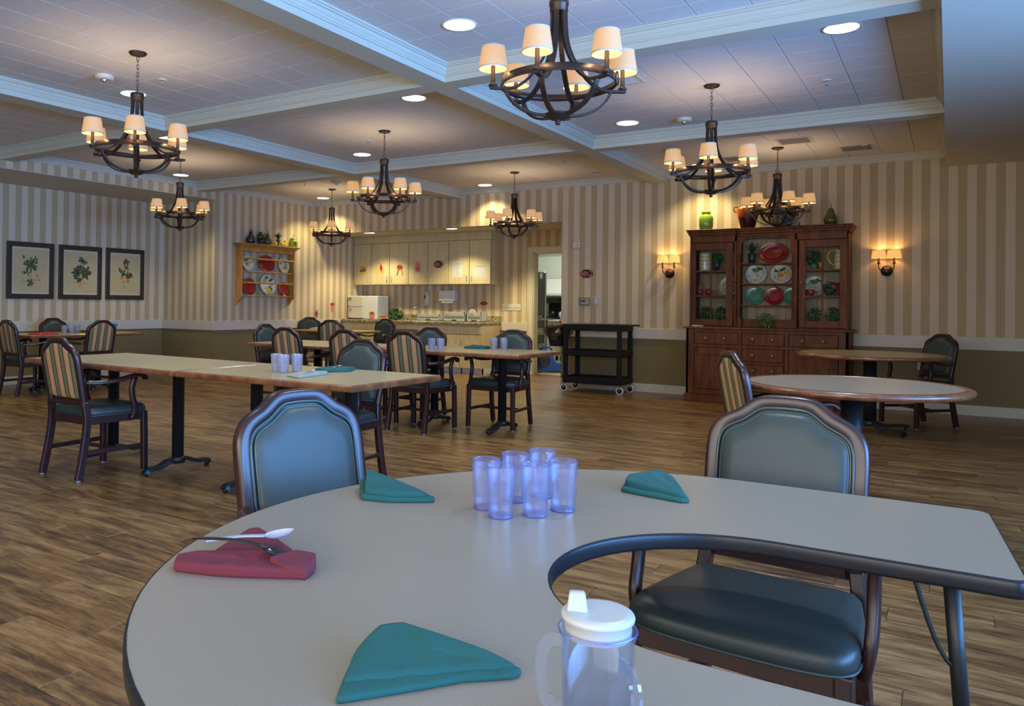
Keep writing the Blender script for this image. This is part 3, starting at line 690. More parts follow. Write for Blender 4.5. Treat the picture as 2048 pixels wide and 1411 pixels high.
CHAIRS = [
 (-5.01, 3.295, 90, 'striped-back wooden armchair at left of the near side of the long table', 'chairs at the long table'),
 (-9.72, 5.46, 90, 'striped-back armchair cut off by the left edge, at the recess table', 'chairs at the recess table'),
 (-10.27, 6.28, 2, 'green-back armchair against the left wall, behind the recess table', 'chairs at the recess table'),
 (-9.46, 6.12, 182, 'striped-back armchair in front of the recess table below the third print', 'chairs at the recess table'),
 (-6.42, 6.60, 5, 'green armchair facing right at left end of the middle table', 'chairs at the middle table'),
 (-5.70, 6.17, 88, 'striped armchair behind the three clustered tumblers of the long table', 'chairs at the middle table'),
 (-9.33, 10.12, -62, 'green-back armchair farthest left, behind the corner table below plate rack', 'chairs at the corner table'),
 (-7.93, 9.30, 112, 'striped-back armchair on the near side of the corner table', 'chairs at the corner table'),
 (-8.05, 10.45, -90, 'olive-green armchair with its back to the bread warmer, at the corner table', 'chairs at the corner table'),
 (-4.86, 6.11, 88, 'striped armchair half hidden behind the green chair at the long table', 'chairs at the middle table'),
 (-3.43, 4.03, -91, 'green-back armchair facing the camera behind right end of the long table', 'chairs at the long table'),
 (-4.235, 6.21, 90, 'striped-back armchair at the near side of the table before the kitchenette', 'chairs at the table before the kitchenette'),
 (-4.78, 6.92, -90, 'green-back armchair with two tumblers in front, far side of the table', 'chairs at the table before the kitchenette'),
 (-3.71, 6.85, -88, 'green armchair nearest the black cart, facing the camera', 'chairs at the table before the kitchenette'),
 (-.82, 4.84, 32, 'striped-back armchair tucked under the nearer round table before the hutch', 'chairs at the round tables'),
 (-.26, 9.51, -137, 'dark olive armchair alone against the right back wall by the far round table', 'chairs at the round tables'),
 (-1.298, 1.615, -12, 'blue-lit green armchair at left behind the horseshoe table', 'chairs at the horseshoe table'),
 (-.402, 2.115, -94, 'green armchair at right with its seat seen through the table cut-out', 'chairs at the horseshoe table'),
]
for i, (x, y, a, lb, gp) in enumerate(CHAIRS):
    rz = R(a-90)
    if i == 0: chair.location = (x, y, 0); chair.rotation_euler = (0, 0, rz); chair['label'] = lb; chair['group'] = gp
    else: dup(chair, (x, y, 0), rz, lb, gp)

# ------------------------------------------------------------------ tables
def foot(mb, x, dx, dy, l=.27, w=.034):
    # a cast foot arm leaving the column
    ux, uy = dx, dy
    pth = [(x[0]+ux*.02, x[1]+uy*.02, .085), (x[0]+ux*.08, x[1]+uy*.08, .075), (x[0]+ux*.15, x[1]+uy*.15, .048), (x[0]+ux*.21, x[1]+uy*.21, .044), (x[0]+ux*(l-.02), x[1]+uy*(l-.02), .040), (x[0]+ux*l, x[1]+uy*l, .022)]
    mb.sweep(arcpts(pth, 3), [(-w, -.014), (w, -.014), (w*.7, .012), (-w*.7, .012)], (0, 0, 1), 0, False, False, True, None)
    mb.cyl((x[0]+ux*(l-.012), x[1]+uy*(l-.012), 0), (x[0]+ux*(l-.012), x[1]+uy*(l-.012), .03), .014, 8)
def rect_table(cx, cy, hx, hy, lb, cols, rz=0, group=None, along='x', H=.76):
    t = thing('dining_table', lb, 'table', (cx, cy, 0), rz, group)
    e = .022
    MB().box(-hx+e, hx-e, -hy+e, hy-e, H-.034, H).build('tabletop', 'laminate_beige', t)
    path = [(-hx, -hy, H-.018), (hx, -hy, H-.018), (hx, hy, H-.018), (-hx, hy, H-.018)]
    pr = [(-.0, -.019), (-.0, .0175), (-.014, .0175), (-.022, .010), (-.024, 0), (-.022, -.010), (-.014, -.019)]
    rings = []
    for o_, z_ in [(-e, .0175), (-.008, .0175), (-.002, .012), (0, .004), (0, -.008), (-.003, -.016), (-.009, -.019), (-e, -.019)]:
        a, b = hx+o_, hy+o_; rings.append([(-a, -b, H-.018+z_), (a, -b, H-.018+z_), (a, b, H-.018+z_), (-a, b, H-.018+z_)])
    MB().loft(rings[::-1], 0, False, True, False, False).build('edge_band', 'edge_wood', t)
    for c in cols:
        p = (c, 0) if along == 'x' else (0, c)
        MB().lathe([(.041, .07), (.041, H-.05), (.042, H-.05)], (p[0], p[1], 0), 20).build('column', 'black_metal', t)
        q = MB(); d = ((0, 1), (0, -1)) if along == 'x' else ((1, 0), (-1, 0))
        for dd in d: foot(q, p, dd[0], dd[1])
        q.lathe([(.05, .055), (.052, .09), (.043, .10)], (p[0], p[1], 0), 16); q.build('base_foot', 'black_metal', t)
        MB().box(p[0]-(.03 if along == 'x' else .25), p[0]+(.03 if along == 'x' else .25), p[1]-(.25 if along == 'x' else .03), p[1]+(.25 if along == 'x' else .03), H-.060, H-.036).build('top_plate', 'black_metal', t)
    return t
rect_table(-3.375, 3.68, .72, .435, 'wood-edged table, right half of the long table with tumblers on it', (-.44, .36), 0, 'rectangular dining tables')
rect_table(-4.985, 3.69, .885, .435, 'wood-edged table, left half of the long table behind the striped chair', (-.40, .385), R(-1.5), 'rectangular dining tables')
rect_table(-3.94, 6.59, .78, .44, 'wood-edged table before the kitchenette with a folded teal napkin', (-.385, .385), 0, 'rectangular dining tables')
rect_table(-5.62, 6.51, .84, .44, 'wood-edged middle table between the two striped chairs', (-.2, .45), 0, 'rectangular dining tables')
rect_table(-8.37, 9.76, .63, .42, 'small far table in the corner with a cream napkin', (-.3, .3), 0, 'rectangular dining tables')
rect_table(-9.90, 6.15, .44, .80, 'table in the wall recess under the botanical prints', (-.40, .40), 0, 'rectangular dining tables', 'y')
def round_table(x, y, r, lb, rc=.06, rot=0):
    H = .76; t = thing('round_table', lb, 'table', (x, y, 0), R(rot), 'round dining tables')
    MB().lathe([(r-.052, H-.032), (r-.052, H)], n=64, sm=False).build('tabletop', 'laminate_beige' if r > .63 else 'laminate_grey', t)
    prof = [(r-.052, H-.032), (r-.052, H+.0015), (r-.02, H+.0015), (r-.006, H-.004), (r, H-.016), (r-.004, H-.030), (r-.018, H-.038), (r-.052, H-.038)]
    MB().lathe(prof, n=64, cap0=False, cap1=False).build('edge_band', 'edge_wood', t)
    MB().lathe([(rc, .07), (rc, H-.05)], n=24).build('column', 'black_metal', t)
    q = MB()
    for i in range(4): foot(q, (0, 0), math.cos(i*PI/2), math.sin(i*PI/2), .43)
    q.lathe([(rc+.015, .05), (rc+.012, .085), (rc, .10)], n=20).build('base_foot', 'black_metal', t)
    MB().box(-.25, .25, -.03, .03, H-.055, H-.038).box(-.03, .03, -.25, .25, H-.055, H-.038).build('top_plate', 'black_metal', t)
round_table(-.479, 5.19, .61, 'nearer round table with a glossy wooden rim in front of the hutch', .06, 45)
round_table(-.655, 8.86, .685, 'farther round table with wooden rim beside the olive chair', .06, 45)

# horseshoe table
def horseshoe(off=0.0):
    cx, cyy, Ro, Ri = -.418, 1.292, .812-off, .297+off
    icx = -.27; yt, yb = cyy+Ro, cyy-Ro; it, ib = cyy+Ri, cyy-Ri
    P = []
    def corner(a, b, c, r, n=5):
        a, b, c = Vector(a), Vector(b), Vector(c); p0 = b+(a-b).normalized()*r; p1 = b+(c-b).normalized()*r
        for i in range(n+1):
            s = i/n; P.append(tuple((p0*(1-s)*(1-s)+b*2*s*(1-s)+p1*s*s)))
    e0, e1 = .112-off, .076-off
    for i in range(49):
        a = PI/2+PI*i/48; P.append((cx+Ro*math.cos(a), cyy+Ro*math.sin(a)))
    P.append((-.1, yb)); corner((-.1, yb), (e1, yb), (e0, ib), .035)
    corner((e1, yb), (e0, ib), (-.1, ib), .025)
    P.append((-.1, ib))
    for i in range(33):
        a = -PI/2-PI*i/32; P.append((icx+Ri*math.cos(a), cyy+Ri*math.sin(a)))
    P.append((-.1, it)); corner((-.1, it), (e0, it), (e1, yt), .025); corner((e0, it), (e1, yt), (-.1, yt), .035); P.append((-.1, yt))
    return P
H = .76
ht = thing('horseshoe_table', 'large pale grey horseshoe-shaped table with black edge in the foreground', 'table', (-.418, 1.292, 0))
og = (-.418, 1.292, 0)
MB().prism(horseshoe(.003), H-.026, H).build('tabletop', 'laminate_grey', ht, og)
A_, B_, C_ = horseshoe(.003), horseshoe(0), horseshoe(-.0015)
rg = [[(x, y, H+.0004) for x, y in A_], [(x, y, H-.001) for x, y in B_], [(x, y, H-.005) for x, y in C_], [(x, y, H-.024) for x, y in C_], [(x, y, H-.030) for x, y in B_], [(x, y, H-.032) for x, y in horseshoe(.02)], [(x, y, H-.0265) for x, y in horseshoe(.02)]]
MB().loft(rg, 0, True, True, False, False).build('edge_band', 'black_edge', ht, og)
MB().prism(horseshoe(.02), H-.030, H-.0265).build('underside', 'groove', ht, og)
def kid_leg(x, y, sx, sy):
    lg = MB().tube([(x, y, H-.03), (x+.06*sx, y+.06*sy, .36)], .0135, 14).build('leg', 'black_metal', ht, og)
    MB().tube([(x+.052*sx, y+.052*sy, .42), (x+.10*sx, y+.10*sy, .02)], .0105, 12).tube([(x+.10*sx, y+.10*sy, 0), (x+.10*sx, y+.10*sy, .022)], .02, 12).build('leg_extension', 'black_metal', lg, og)
    q = MB()
    for z_ in (.455, .42): q.sphere((x+.047*sx-.006, y+.047*sy-.018, z_), .006, 8, 6)
    q.build('bolt', 'steel', lg, og)
    MB().tube(arcpts([(x-.135*sx, y-.02*sy, H-.034), (x-.05*sx, y, .60), (x+.015*sx, y+.008, .555), (x+.03*sx, y+.015, .60), (x+.012*sx, y+.01, H-.034)], 4), .0045, 6).build('brace', 'black_metal', lg, og)
kid_leg(.004, 1.70, .45, .45); kid_leg(.004, .80, .45, -.45); kid_leg(-.95, 1.62, -.6, .4); kid_leg(-.95, .90, -.6, -.4)

# ------------------------------------------------------------------ generic tableware
def zplate(r, R_, d): return .003 if r < .60*R_ else (.003+.007*(r/R_-.60)/.10 if r < .70*R_ else .010+.006*(r/R_-.70)/.30)
def plate(lb, loc, r, rot, mat, group, rim=None, fruit=None, sx=1.0, seed=0, cat='plate', tilt=0.0, name='plate'):
    mb = MB(); prof = [(.002, -.004), (r*.55, -.004), (r*.8, .002), (r, .014), (r, .018), (r*.985, .0185)]
    prof += [(r*q_, zplate(r*q_, r, .018)) for q_ in (.95, .85, .75, .70, .69, .65, .61)]+[(r*.59, .003), (r*.5, .003), (.002, .003)]
    mb.lathe(prof, n=28, sx=sx, cap0=False, cap1=False)
    o = mb.build(name, mat); o.location = loc; o.rotation_euler = rot
    o.rotation_euler.rotate_axis('X', tilt)
    tag(o, lb, cat, group)
    f = lambda x, y, k=.0014: (x*sx, y, zplate(math.hypot(x, y), r, .018)+k)
    if rim:
        q = MB(); n = 28
        q.loft([[f(math.cos(2*PI*j/n)*rr_, math.sin(2*PI*j/n)*rr_) for j in range(n)] for rr_ in (r*.985, r*.9)], 0, True, True, False, False); q.build('painted_rim', rim, o)
    if fruit:
        rd = random.Random(seed)
        for mt, items in fruit:
            q = MB()
            for (cx, cyy, a, b, an) in items: q.ell(cx*r, cyy*r, a*r, b*r, an, lambda x, y: f(x, y, .0022+.0002*len(mt) % .001), 0, 12)
            q.build('painted_' + ('leaf' if 'leaf' in mt else 'fruit'), mt, o)
        q = MB()
        for i in range(10):
            a = rd.random()*6.28; d = .55+.3*rd.random(); q.ell(math.cos(a)*d*r, math.sin(a)*d*r, .11*r, .035*r, rd.random()*3, lambda x, y: f(x, y, .0018), 0, 8)
        q.build('painted_leaf', 'leaf', o)
    return o
LEM = [('leaf_light', [(0, .38, .34, .2, .3)]), ('yellow_fruit', [(.1, -.15, .24, .17, .1)]), ('leaf', [(.35, .55, .3, .12, -.5), (-.3, .5, .2, .09, .6)])]
ORA = [('orange_fruit', [(-.12, -.12, .32, .26, 0)]), ('yellow_fruit', [(.45, .1, .24, .22, 0)]), ('red', [(.46, .12, .13, .12, 0)]), ('leaf', [(.1, .45, .35, .14, .5), (-.45, .3, .25, .1, -.6)])]
MIX = [('yellow_fruit', [(-.4, .25, .3, .2, .7), (0, -.5, .26, .22, 0), (.15, -.7, .16, .16, 0)]), ('orange_fruit', [(-.05, -.4, .2, .18, 0)]), ('leaf', [(.4, .4, .3, .1, .4), (.3, -.3, .3, .1, -.7), (-.1, .6, .25, .09, .2)]), ('pink', [(.45, .0, .2, .17, 0)])]
def leafmesh(mb, p, d, L_, w_, m=0, droop=.3):
    p = Vector(p); d = Vector(d).normalized(); s = d.cross(Vector((0, 0, 1)));
    if s.length < .05: s = Vector((1, 0, 0))
    s.normalize(); q1 = p+d*L_*.5+s*w_; q2 = p+d*L_*.5-s*w_; q3 = p+d*L_-Vector((0, 0, droop*L_)); k = len(mb.v)
    c = p+d*L_*.5+Vector((0, 0, w_*.35))
    mb.add([p, q1, c, q2, q3], [(0, 1, 2), (0, 2, 3), (1, 4, 2), (2, 4, 3)], m)
def bush(name, mat, parent, c, rx, rz_, n, L_, w_, seed, ry=None, shell=.3):
    rd = random.Random(seed); mb = MB(); ry = ry or rx
    for i in range(n):
        a = rd.random()*2*PI; b = math.acos(2*rd.random()-1); k = shell+(1-shell)*rd.random()**.5
        dr = Vector((math.cos(a)*math.sin(b), math.sin(a)*math.sin(b), math.cos(b)))
        p = Vector((c[0]+dr.x*rx*k*.8, c[1]+dr.y*ry*k*.8, c[2]+dr.z*rz_*k*.8))
        leafmesh(mb, p, dr+Vector((rd.uniform(-.5, .5), rd.uniform(-.5, .5), rd.uniform(-.2, .5))), L_*rd.uniform(.7, 1.2), w_*rd.uniform(.7, 1.2))
    o = mb.build(name, mat, parent); o['kind'] = 'stuff'; return o
def spikes(name, mat, parent, c, n, h, spread, seed, w_=.004, droop=.2):
    rd = random.Random(seed); mb = MB()
    for i in range(n):
        a = rd.random()*2*PI; t = rd.random()*spread; hh = h*rd.uniform(.7, 1.05)
        pr = None
        pts = []
        for j in range(5):
            u = j/4; pts.append(Vector((c[0]+math.cos(a)*t*u*(1+droop*u*2), c[1]+math.sin(a)*t*u*(1+droop*u*2), c[2]+hh*(u-droop*u*u*u*t/spread))))
        s = Vector((-math.sin(a), math.cos(a), 0)); vs = []
        for j, p in enumerate(pts): vs += [p+s*w_*(1-j/4.2), p-s*w_*(1-j/4.2)]
        mb.add(vs, [(2*j, 2*j+1, 2*j+3, 2*j+2) for j in range(4)])
    o = mb.build(name, mat, parent); o['kind'] = 'stuff'; return o

# ------------------------------------------------------------------ china hutch
hx = thing('china_hutch', 'large dark brown wooden hutch with glass doors against the back wall', 'cabinet', (-1.91, 10.5, 0))
HO = (-1.91, 10.5, 0)
X0, X1, YFb, YFu = -2.842, -.978, 10.235, 10.385
def hb(mb, name, mat='cabinet_wood', parent=None, bev=.003): return mb.build(name, mat, parent or hx, HO, bev)
mb = MB().box(X0, X0+.03, YFb, YB-.02, .1, .925).box(X1-.03, X1, YFb, YB-.02, .1, .925).box(X0, X1, YB-.04, YB-.02, .1, .925).box(X0+.03, X1-.03, YFb+.03, YB-.04, .1, .13)
for a, b in ((X0, -2.745), (-2.202, -2.157), (-1.665, -1.622), (-1.08, X1)): mb.box(a, b, YFb, YFb+.03, .1, .925)
for z0, z1 in ((.1, .16), (.695, .73), (.885, .925)): mb.box(X0, X1, YFb+.001, YFb+.029, z0, z1)
mb.box(-2.157, -1.665, YFb+.001, YFb+.029, .5, .53).box(-2.157, -1.665, YFb+.001, YFb+.029, .32, .345)
mb.box(X0+.03, X1-.03, YFb+.03, YFb+.035, .13, .9)
hb(mb, 'base_carcass')
hb(MB().box(X0-.02, X1+.02, YFb-.02, YB-.02, 0, .09).box(X0-.01, X1+.01, YFb-.01, YB-.02, .09, .10), 'plinth', bev=.005)
hb(MB().box(X0-.035, X1+.04, YFb-.03, YB-.02, .925, .948), 'counter', bev=.006)
def knob(parent, x, y, z, r=.023):
    MB().lathe([(.008, 0), (.008, .012), (r, .02), (r*1.05, .030), (r*.7, .040), (.003, .043)], n=14).xf(Matrix.Translation((x-HO[0], y-HO[1], z-HO[2])) @ Matrix.Rotation(R(90), 4, 'X')).build('knob', 'knob_wood', parent)
def drawer(a, b, z0, z1, ks):
    d = hb(MB().box(a, b, YFb-.006, YFb+.02, z0, z1), 'drawer', bev=.004)
    for kx in ks: knob(d, kx, YFb-.006, (z0+z1)/2)
drawer(-2.738, -2.207, .737, .880, (-2.591, -2.366)); drawer(-2.150, -1.672, .737, .880, (-2.027, -1.801)); drawer(-1.615, -1.086, .737, .880, (-1.468, -1.240))
drawer(-2.150, -1.672, .536, .690, (-2.027, -1.801)); drawer(-2.150, -1.672, .350, .494, (-2.027, -1.801)); drawer(-2.150, -1.672, .166, .314, (-2.027, -1.801))
def pdoor(a, b, z0, z1, kx):
    y0, y1 = YFb-.006, YFb+.018; s = .085
    d = hb(MB().box(a, a+s, y0, y1, z0, z1).box(b-s, b, y0, y1, z0, z1).box(a+s, b-s, y0, y1, z1-s, z1).box(a+s, b-s, y0, y1, z0, z0+s), 'door')
    hb(MB().box(a+s, b-s, y0+.014, y1, z0+s, z1-s), 'panel', parent=d, bev=0)
    hb(MB().box(a+s, b-s, y0+.006, y0+.014, z1-s-.012, z1-s).box(a+s, b-s, y0+.006, y0+.014, z0+s, z0+s+.012).box(a+s, a+s+.012, y0+.006, y0+.014, z0+s, z1-s).box(b-s-.012, b-s, y0+.006, y0+.014, z0+s, z1-s), 'moulding', parent=d, bev=0)
    knob(d, kx, y0, .45, .013)
pdoor(-2.738, -2.207, .166, .688, -2.25); pdoor(-1.615, -1.086, .166, .688, -1.575)
# upper part
ux0, ux1, cx0, cx1 = -2.84, -.996, -2.285, -1.555
yc = YFu+.035
mb = MB().box(ux0, ux0+.022, YFu, YB-.02, .95, 2.12).box(ux1-.022, ux1, YFu, YB-.02, .95, 2.12).box(cx0, cx0+.022, YFu, YB-.04, .95, 2.12).box(cx1-.022, cx1, YFu, YB-.04, .95, 2.12)
mb.box(ux0, ux1, YFu+.02, YB-.02, 2.10, 2.125)
for a, b in ((ux0, cx0+.022), (cx1-.022, ux1)):
    mb.box(a, b, YFu, YFu+.022, 2.035, 2.12).box(a, b, YFu, YFu+.022, .95, .962)
mb.box(ux0, ux0+.012, YFu-.001, YFu+.02, .95, 2.1).box(ux1-.012, ux1, YFu-.001, YFu+.02, .95, 2.1)
hb(mb, 'upper_carcass')
for i in range(15):
    w_ = (ux1-ux0-.05)/15; a = ux0+.025+i*w_
    hb(MB().box(a+.001, a+w_-.001, YB-.045, YB-.025, .95, 2.1), 'back_plank', 'backboard', bev=.0015)
mb = MB()
for a, b, yy in ((ux0, cx0+.02, YFu), (cx1-.02, ux1, YFu), (cx0+.02, cx1-.02, yc)):
    for z0, z1, o_ in ((2.115, 2.135, .010), (2.135, 2.165, .022), (2.165, 2.190, .036), (2.190, 2.205, .048)):
        l_ = o_ if a == ux0 else 0; r_ = o_ if b == ux1 else 0
        if a != ux0 and b != ux1: l_ = r_ = 0
        mb.box(a-l_, b+r_, yy-o_, YB-.02, z0, z1)
hb(mb, 'cornice', bev=.004)
# centre: arched rail, pilasters, shelves
ax0, ax1 = cx0+.075, cx1-.075
arch = [(cx0+.022, 2.115), (cx0+.022, 1.98), (ax0+.0, 1.98)]
for i in range(9): a = PI-PI/2*i/8; arch.append((ax0+.075+.075*math.cos(a), 1.985+.09*math.sin(a)))
for i in range(9): a = PI/2-PI/2*i/8; arch.append((ax1-.075+.075*math.cos(a), 1.985+.09*math.sin(a)))
arch += [(ax1, 1.98), (cx1-.022, 1.98), (cx1-.022, 2.115)]
hb(MB().prism(arch, yc, yc+.02, 0, lambda x, y, z: (x, z, y)), 'arched_rail', bev=0)
for a, b in ((cx0+.012, ax0), (ax1, cx1-.012)):
    m_ = MB().box(a, b, yc-.004, yc+.03, .95, 1.07).box(a+.006, b-.006, yc-.012, yc+.03, 1.07, 1.085).box(a+.014, b-.014, yc-.014, yc+.03, 1.085, 1.86).box(a+.006, b-.006, yc-.016, yc+.03, 1.86, 1.885).box(a, b, yc-.006, yc+.03, 1.885, 1.98)
    for q_ in range(3): m_.box(a+.02+q_*.013, a+.026+q_*.013, yc-.019, yc-.014, 1.10, 1.85)
    hb(m_, 'pilaster')
for z_ in (1.765, 1.505, 1.235): hb(MB().box(cx0+.022, cx1-.022, yc+.03, YB-.045, z_-.018, z_), 'shelf')
hb(MB().box(cx0+.022, cx1-.022, yc+.12, yc+.14, .95, 1.055), 'low_rail')
def gdoor(a, b, kx, g0, g1):
    y0, y1 = YFu-.012, YFu+.010; z0, z1 = .968, 2.028; zg0, zg1 = 1.048, 1.94
    mb = MB().box(a, g0, y0, y1, z0, z1).box(g1, b, y0, y1, z0, z1).box(g0, g1, y0, y1, zg1, z1).box(g0, g1, y0, y1, z0, zg0)
    d = hb(mb, 'door')
    mid = (g0+g1)/2
    mb = MB().box(mid-.009, mid+.009, y0+.003, y1, zg0, zg1)
    for z_ in (1.345, 1.662): mb.box(g0, g1, y0+.003, y1, z_-.011, z_+.011)
    hb(mb, 'muntin', parent=d, bev=.002)
    for p0, p1 in ((g0, mid-.009), (mid+.009, g1)):
        for q0, q1 in ((zg0, 1.334), (1.356, 1.651), (1.673, zg1)): hb(MB().box(p0, p1, y0+.012, y0+.014, q0, q1), 'pane', 'glass_pane', d, 0)
    knob(d, kx, y0, 1.505, .014)
gdoor(-2.826, -2.305, -2.33, -2.762, -2.384); gdoor(-1.532, -1.010, -1.50, -1.461, -1.088)
for a, b in ((ux0+.022, cx0), (cx1, ux1-.022)):
    for z_ in (1.345, 1.662): hb(MB().box(a, b, YFu+.04, YB-.045, z_-.009, z_+.009), 'shelf')
# contents
yb = YB-.065
plate('oval red platter standing on the top centre shelf of the hutch', (-1.885, yb-.035, 1.765+.138), .135, FRONT, 'ceramic_red', 'dishes in the hutch', sx=1.33, tilt=R(-10), cat='platter', name='platter')
plate('white plate painted with limes on the left of the hutch second shelf', (-2.085, yb-.03, 1.505+.128), .128, FRONT, 'ceramic_white', 'dishes in the hutch', fruit=LEM, seed=1, tilt=R(-10))
plate('white plate painted with oranges on the right of the hutch second shelf', (-1.785, yb-.03, 1.505+.128), .128, FRONT, 'ceramic_white', 'dishes in the hutch', fruit=ORA, seed=2, tilt=R(-10))
plate('left green plate on the hutch third shelf', (-2.10, yb-.03, 1.235+.118), .118, FRONT, 'ceramic_green', 'dishes in the hutch', tilt=R(-10))
plate('red plate between two green plates on the hutch third shelf', (-1.865, yb-.055, 1.235+.118), .118, FRONT, 'ceramic_red', 'dishes in the hutch', tilt=R(-10))
plate('right green plate, partly hidden by the pilaster of the hutch', (-1.655, yb-.03, 1.235+.118), .118, FRONT, 'ceramic_green', 'dishes in the hutch', tilt=R(-10))
plate('leafy painted plate behind the left glass door of the hutch', (-2.42, yb-.03, 1.354+.125), .125, FRONT, 'ceramic_white', 'dishes in the hutch', fruit=MIX, seed=5, tilt=R(-10))
plate('pale plate behind the right glass door, left middle pane', (-1.40, yb-.03, 1.354+.125), .125, FRONT, 'ceramic_white', 'dishes in the hutch', fruit=LEM, seed=6, tilt=R(-10))
def potted(name, lb, loc, cat='plant', group=None): return thing(name, lb, cat, loc, 0, group)
t = potted('potted_grass', 'spiky dark grass plant in a black pot on the hutch top centre shelf', (-2.11, 10.55, 1.765))
MB().lathe([(.040, 0), (.050, .13), (.046, .13), (.04, .11)], n=18).build('pot', 'charcoal', t); spikes('foliage', 'leaf_dark', t, (0, 0, .11), 70, .18, .11, 3, .006)
t = potted('ivy_plant', 'bright green trailing plant in the bottom centre bay of the hutch', (-1.93, 10.48, .95))
MB().lathe([(.03, 0), (.045, .07), (.04, .07)], n=16).build('pot', 'brown', t); bush('foliage', 'leaf_light', t, (0, -.02, .09), .12, .12, 240, .035, .013, 4)
def crock(lb, loc, h, r, handle):
    t = thing('striped_crock' if not handle else 'striped_pitcher', lb, 'jug', loc); n = 9
    for i in range(n):
        z0, z1 = h*i/n, h*(i+1)/n; rr = lambda z: r*(1-.16*z/h) if handle else r*(1-.05*abs(z/h-.5))
        MB().lathe([(rr(z0), z0), (rr(z1), z1)], n=20, cap0=(i == 0), cap1=False).build('band', 'ceramic_yellow' if i % 2 else 'ceramic_white', t)
    if handle: MB().tube(arcpts([(-r*.85, 0, h*.93), (-r*1.5, 0, h*.95), (-r*1.95, 0, h*.7), (-r*1.6, 0, h*.4), (-r*.95, 0, h*.2)], 4), .012, 8).build('handle', 'ceramic_yellow', t)
    else: MB().lathe([(r*.9, h), (r*.95, h+.012), (r*.5, h+.03), (.005, h+.032)], n=20).build('lid', 'ceramic_yellow', t)
crock('yellow and white striped crock behind upper left pane of the hutch', (-2.69, 10.55, 1.671), .225, .078, False)
crock('yellow and white striped pitcher behind upper right pane of the hutch', (-1.10, 10.52, 1.671), .235, .070, True)
t = potted('vase', 'grey metal vase with greenery behind the second upper left pane', (-2.535, 10.52, 1.671)); MB().lathe([(.028, 0), (.048, .15), (.046, .15), (.03, .01)], n=18).build('body', 'charcoal', t); bush('foliage', 'leaf', t, (0, 0, .19), .075, .06, 120, .05, .012, 8)
t = potted('glass_votive', 'small gold glass cup in the upper left part of the hutch', (-2.42, 10.50, 1.671), 'cup'); MB().lathe([(.018, 0), (.026, .055), (.023, .055), (.016, .006)], n=16).build('body', 'amber', t)
t = potted('red_mug', 'left red mug behind the middle left pane', (-2.745, 10.50, 1.354), 'mug', 'red mugs'); MB().lathe([(.034, 0), (.036, .085), (.032, .085), (.03, .01)], n=18).build('body', 'ceramic_red', t)
MB().tube([(.034+.022*math.cos(a), 0, .045+.024*math.sin(a)) for a in [PI/2-PI*q/8 for q in range(9)]], .005, 6).build('handle', 'ceramic_red', t)
dup(t, (-2.63, 10.50, 1.354), .9, 'right red mug behind the middle left pane', 'red mugs')
t = potted('amber_bottle', 'small amber bottle behind the red mugs', (-2.765, 10.60, 1.354), 'bottle'); MB().lathe([(.024, 0), (.026, .12), (.012, .15), (.014, .185)], n=14).build('body', 'amber', t)
t = potted('red_bowl', 'small red bowl behind middle right pane', (-1.42, 10.50, 1.354), 'bowl'); MB().lathe([(.025, 0), (.055, .035), (.05, .075), (.045, .075), (.02, .01)], n=20).build('body', 'ceramic_red', t)
t = potted('red_cake_stand', 'red footed dish at the right edge behind the glass', (-1.13, 10.56, 1.354), 'dish'); MB().lathe([(.05, 0), (.02, .02), (.016, .13), (.08, .15), (.085, .165), (.01, .16)], n=20).build('body', 'ceramic_red', t)
t = potted('dark_bowl', 'dark green bowl behind the middle right panes', (-1.21, 10.49, 1.354), 'bowl'); MB().lathe([(.03, 0), (.07, .06), (.075, .085), (.07, .085), (.025, .01)], n=20).build('body', 'leaf_dark', t); bush('foliage', 'leaf_dark', t, (-.02, 0, .12), .06, .05, 60, .04, .015, 12)
for i, (x, z, lb, sd) in enumerate([(-2.67, .962, 'leafy plant behind the lower left pane of left door', 21), (-2.47, .962, 'leafy plant behind the lower right pane of left door', 22), (-1.38, .962, 'leafy plant behind the lower left pane of right door', 23), (-1.17, .962, 'leafy plant behind the lower right pane of right door', 24), (-1.39, 1.671, 'leafy plant behind the upper left pane of right door', 25)]):
    t = potted('potted_plant', lb, (x, 10.56, z), group='plants behind the glass doors'); MB().lathe([(.035, 0), (.05, .07), (.046, .07)], n=14).build('pot', 'ceramic_green', t)
    bush('foliage', 'leaf', t, (0, -.01, .15), .095, .11, 190, .042, .015, sd, .08)
for x, z, lb in ((-1.30, 1.671, 'small gold candle holder behind upper right door'),):
    t = potted('candle_holder', lb, (x, 10.46, z), 'candle holder'); MB().lathe([(.022, 0), (.03, .05), (.03, .09), (.026, .09), (.02, .01)], n=14).build('body', 'amber', t)
# on top of the hutch
t = thing('lime_jar', 'pierced lime green jar on top of the hutch at left', 'jar', (-2.685, 10.56, 2.205))
MB().lathe([(.05, 0), (.075, .02), (.088, .07), (.088, .16), (.075, .2), (.055, .215), (.055, .232), (.06, .235), (.06, .25), (.05, .25), (.05, .22)], n=28).build('body', 'lime', t)
rd = random.Random(5)
q = MB()
for i in range(26):
    for j in range(7):
        a = 2*PI*(i+.5*(j % 2))/26; zz = .03+j*.024; rr = .0885 if 0 < j < 6 else .0835
        c = Vector((rr*math.cos(a), rr*math.sin(a), zz)); s = Vector((-math.sin(a), math.cos(a), 0)); k_ = rd.choice((-1, 1))*.6
        q.add([c+s*.0065*math.cos(b+k_)*1.0+Vector((0, 0, .010*math.sin(b))) for b in [2*PI*u/6 for u in range(6)]], [tuple(range(6))])
o = q.build('pierced_pattern', 'leaf_dark', t); o['kind'] = 'stuff'
t = thing('glazed_vase', 'orange and dark brown glazed urn on top of the hutch', 'vase', (-2.165, 10.56, 2.205))
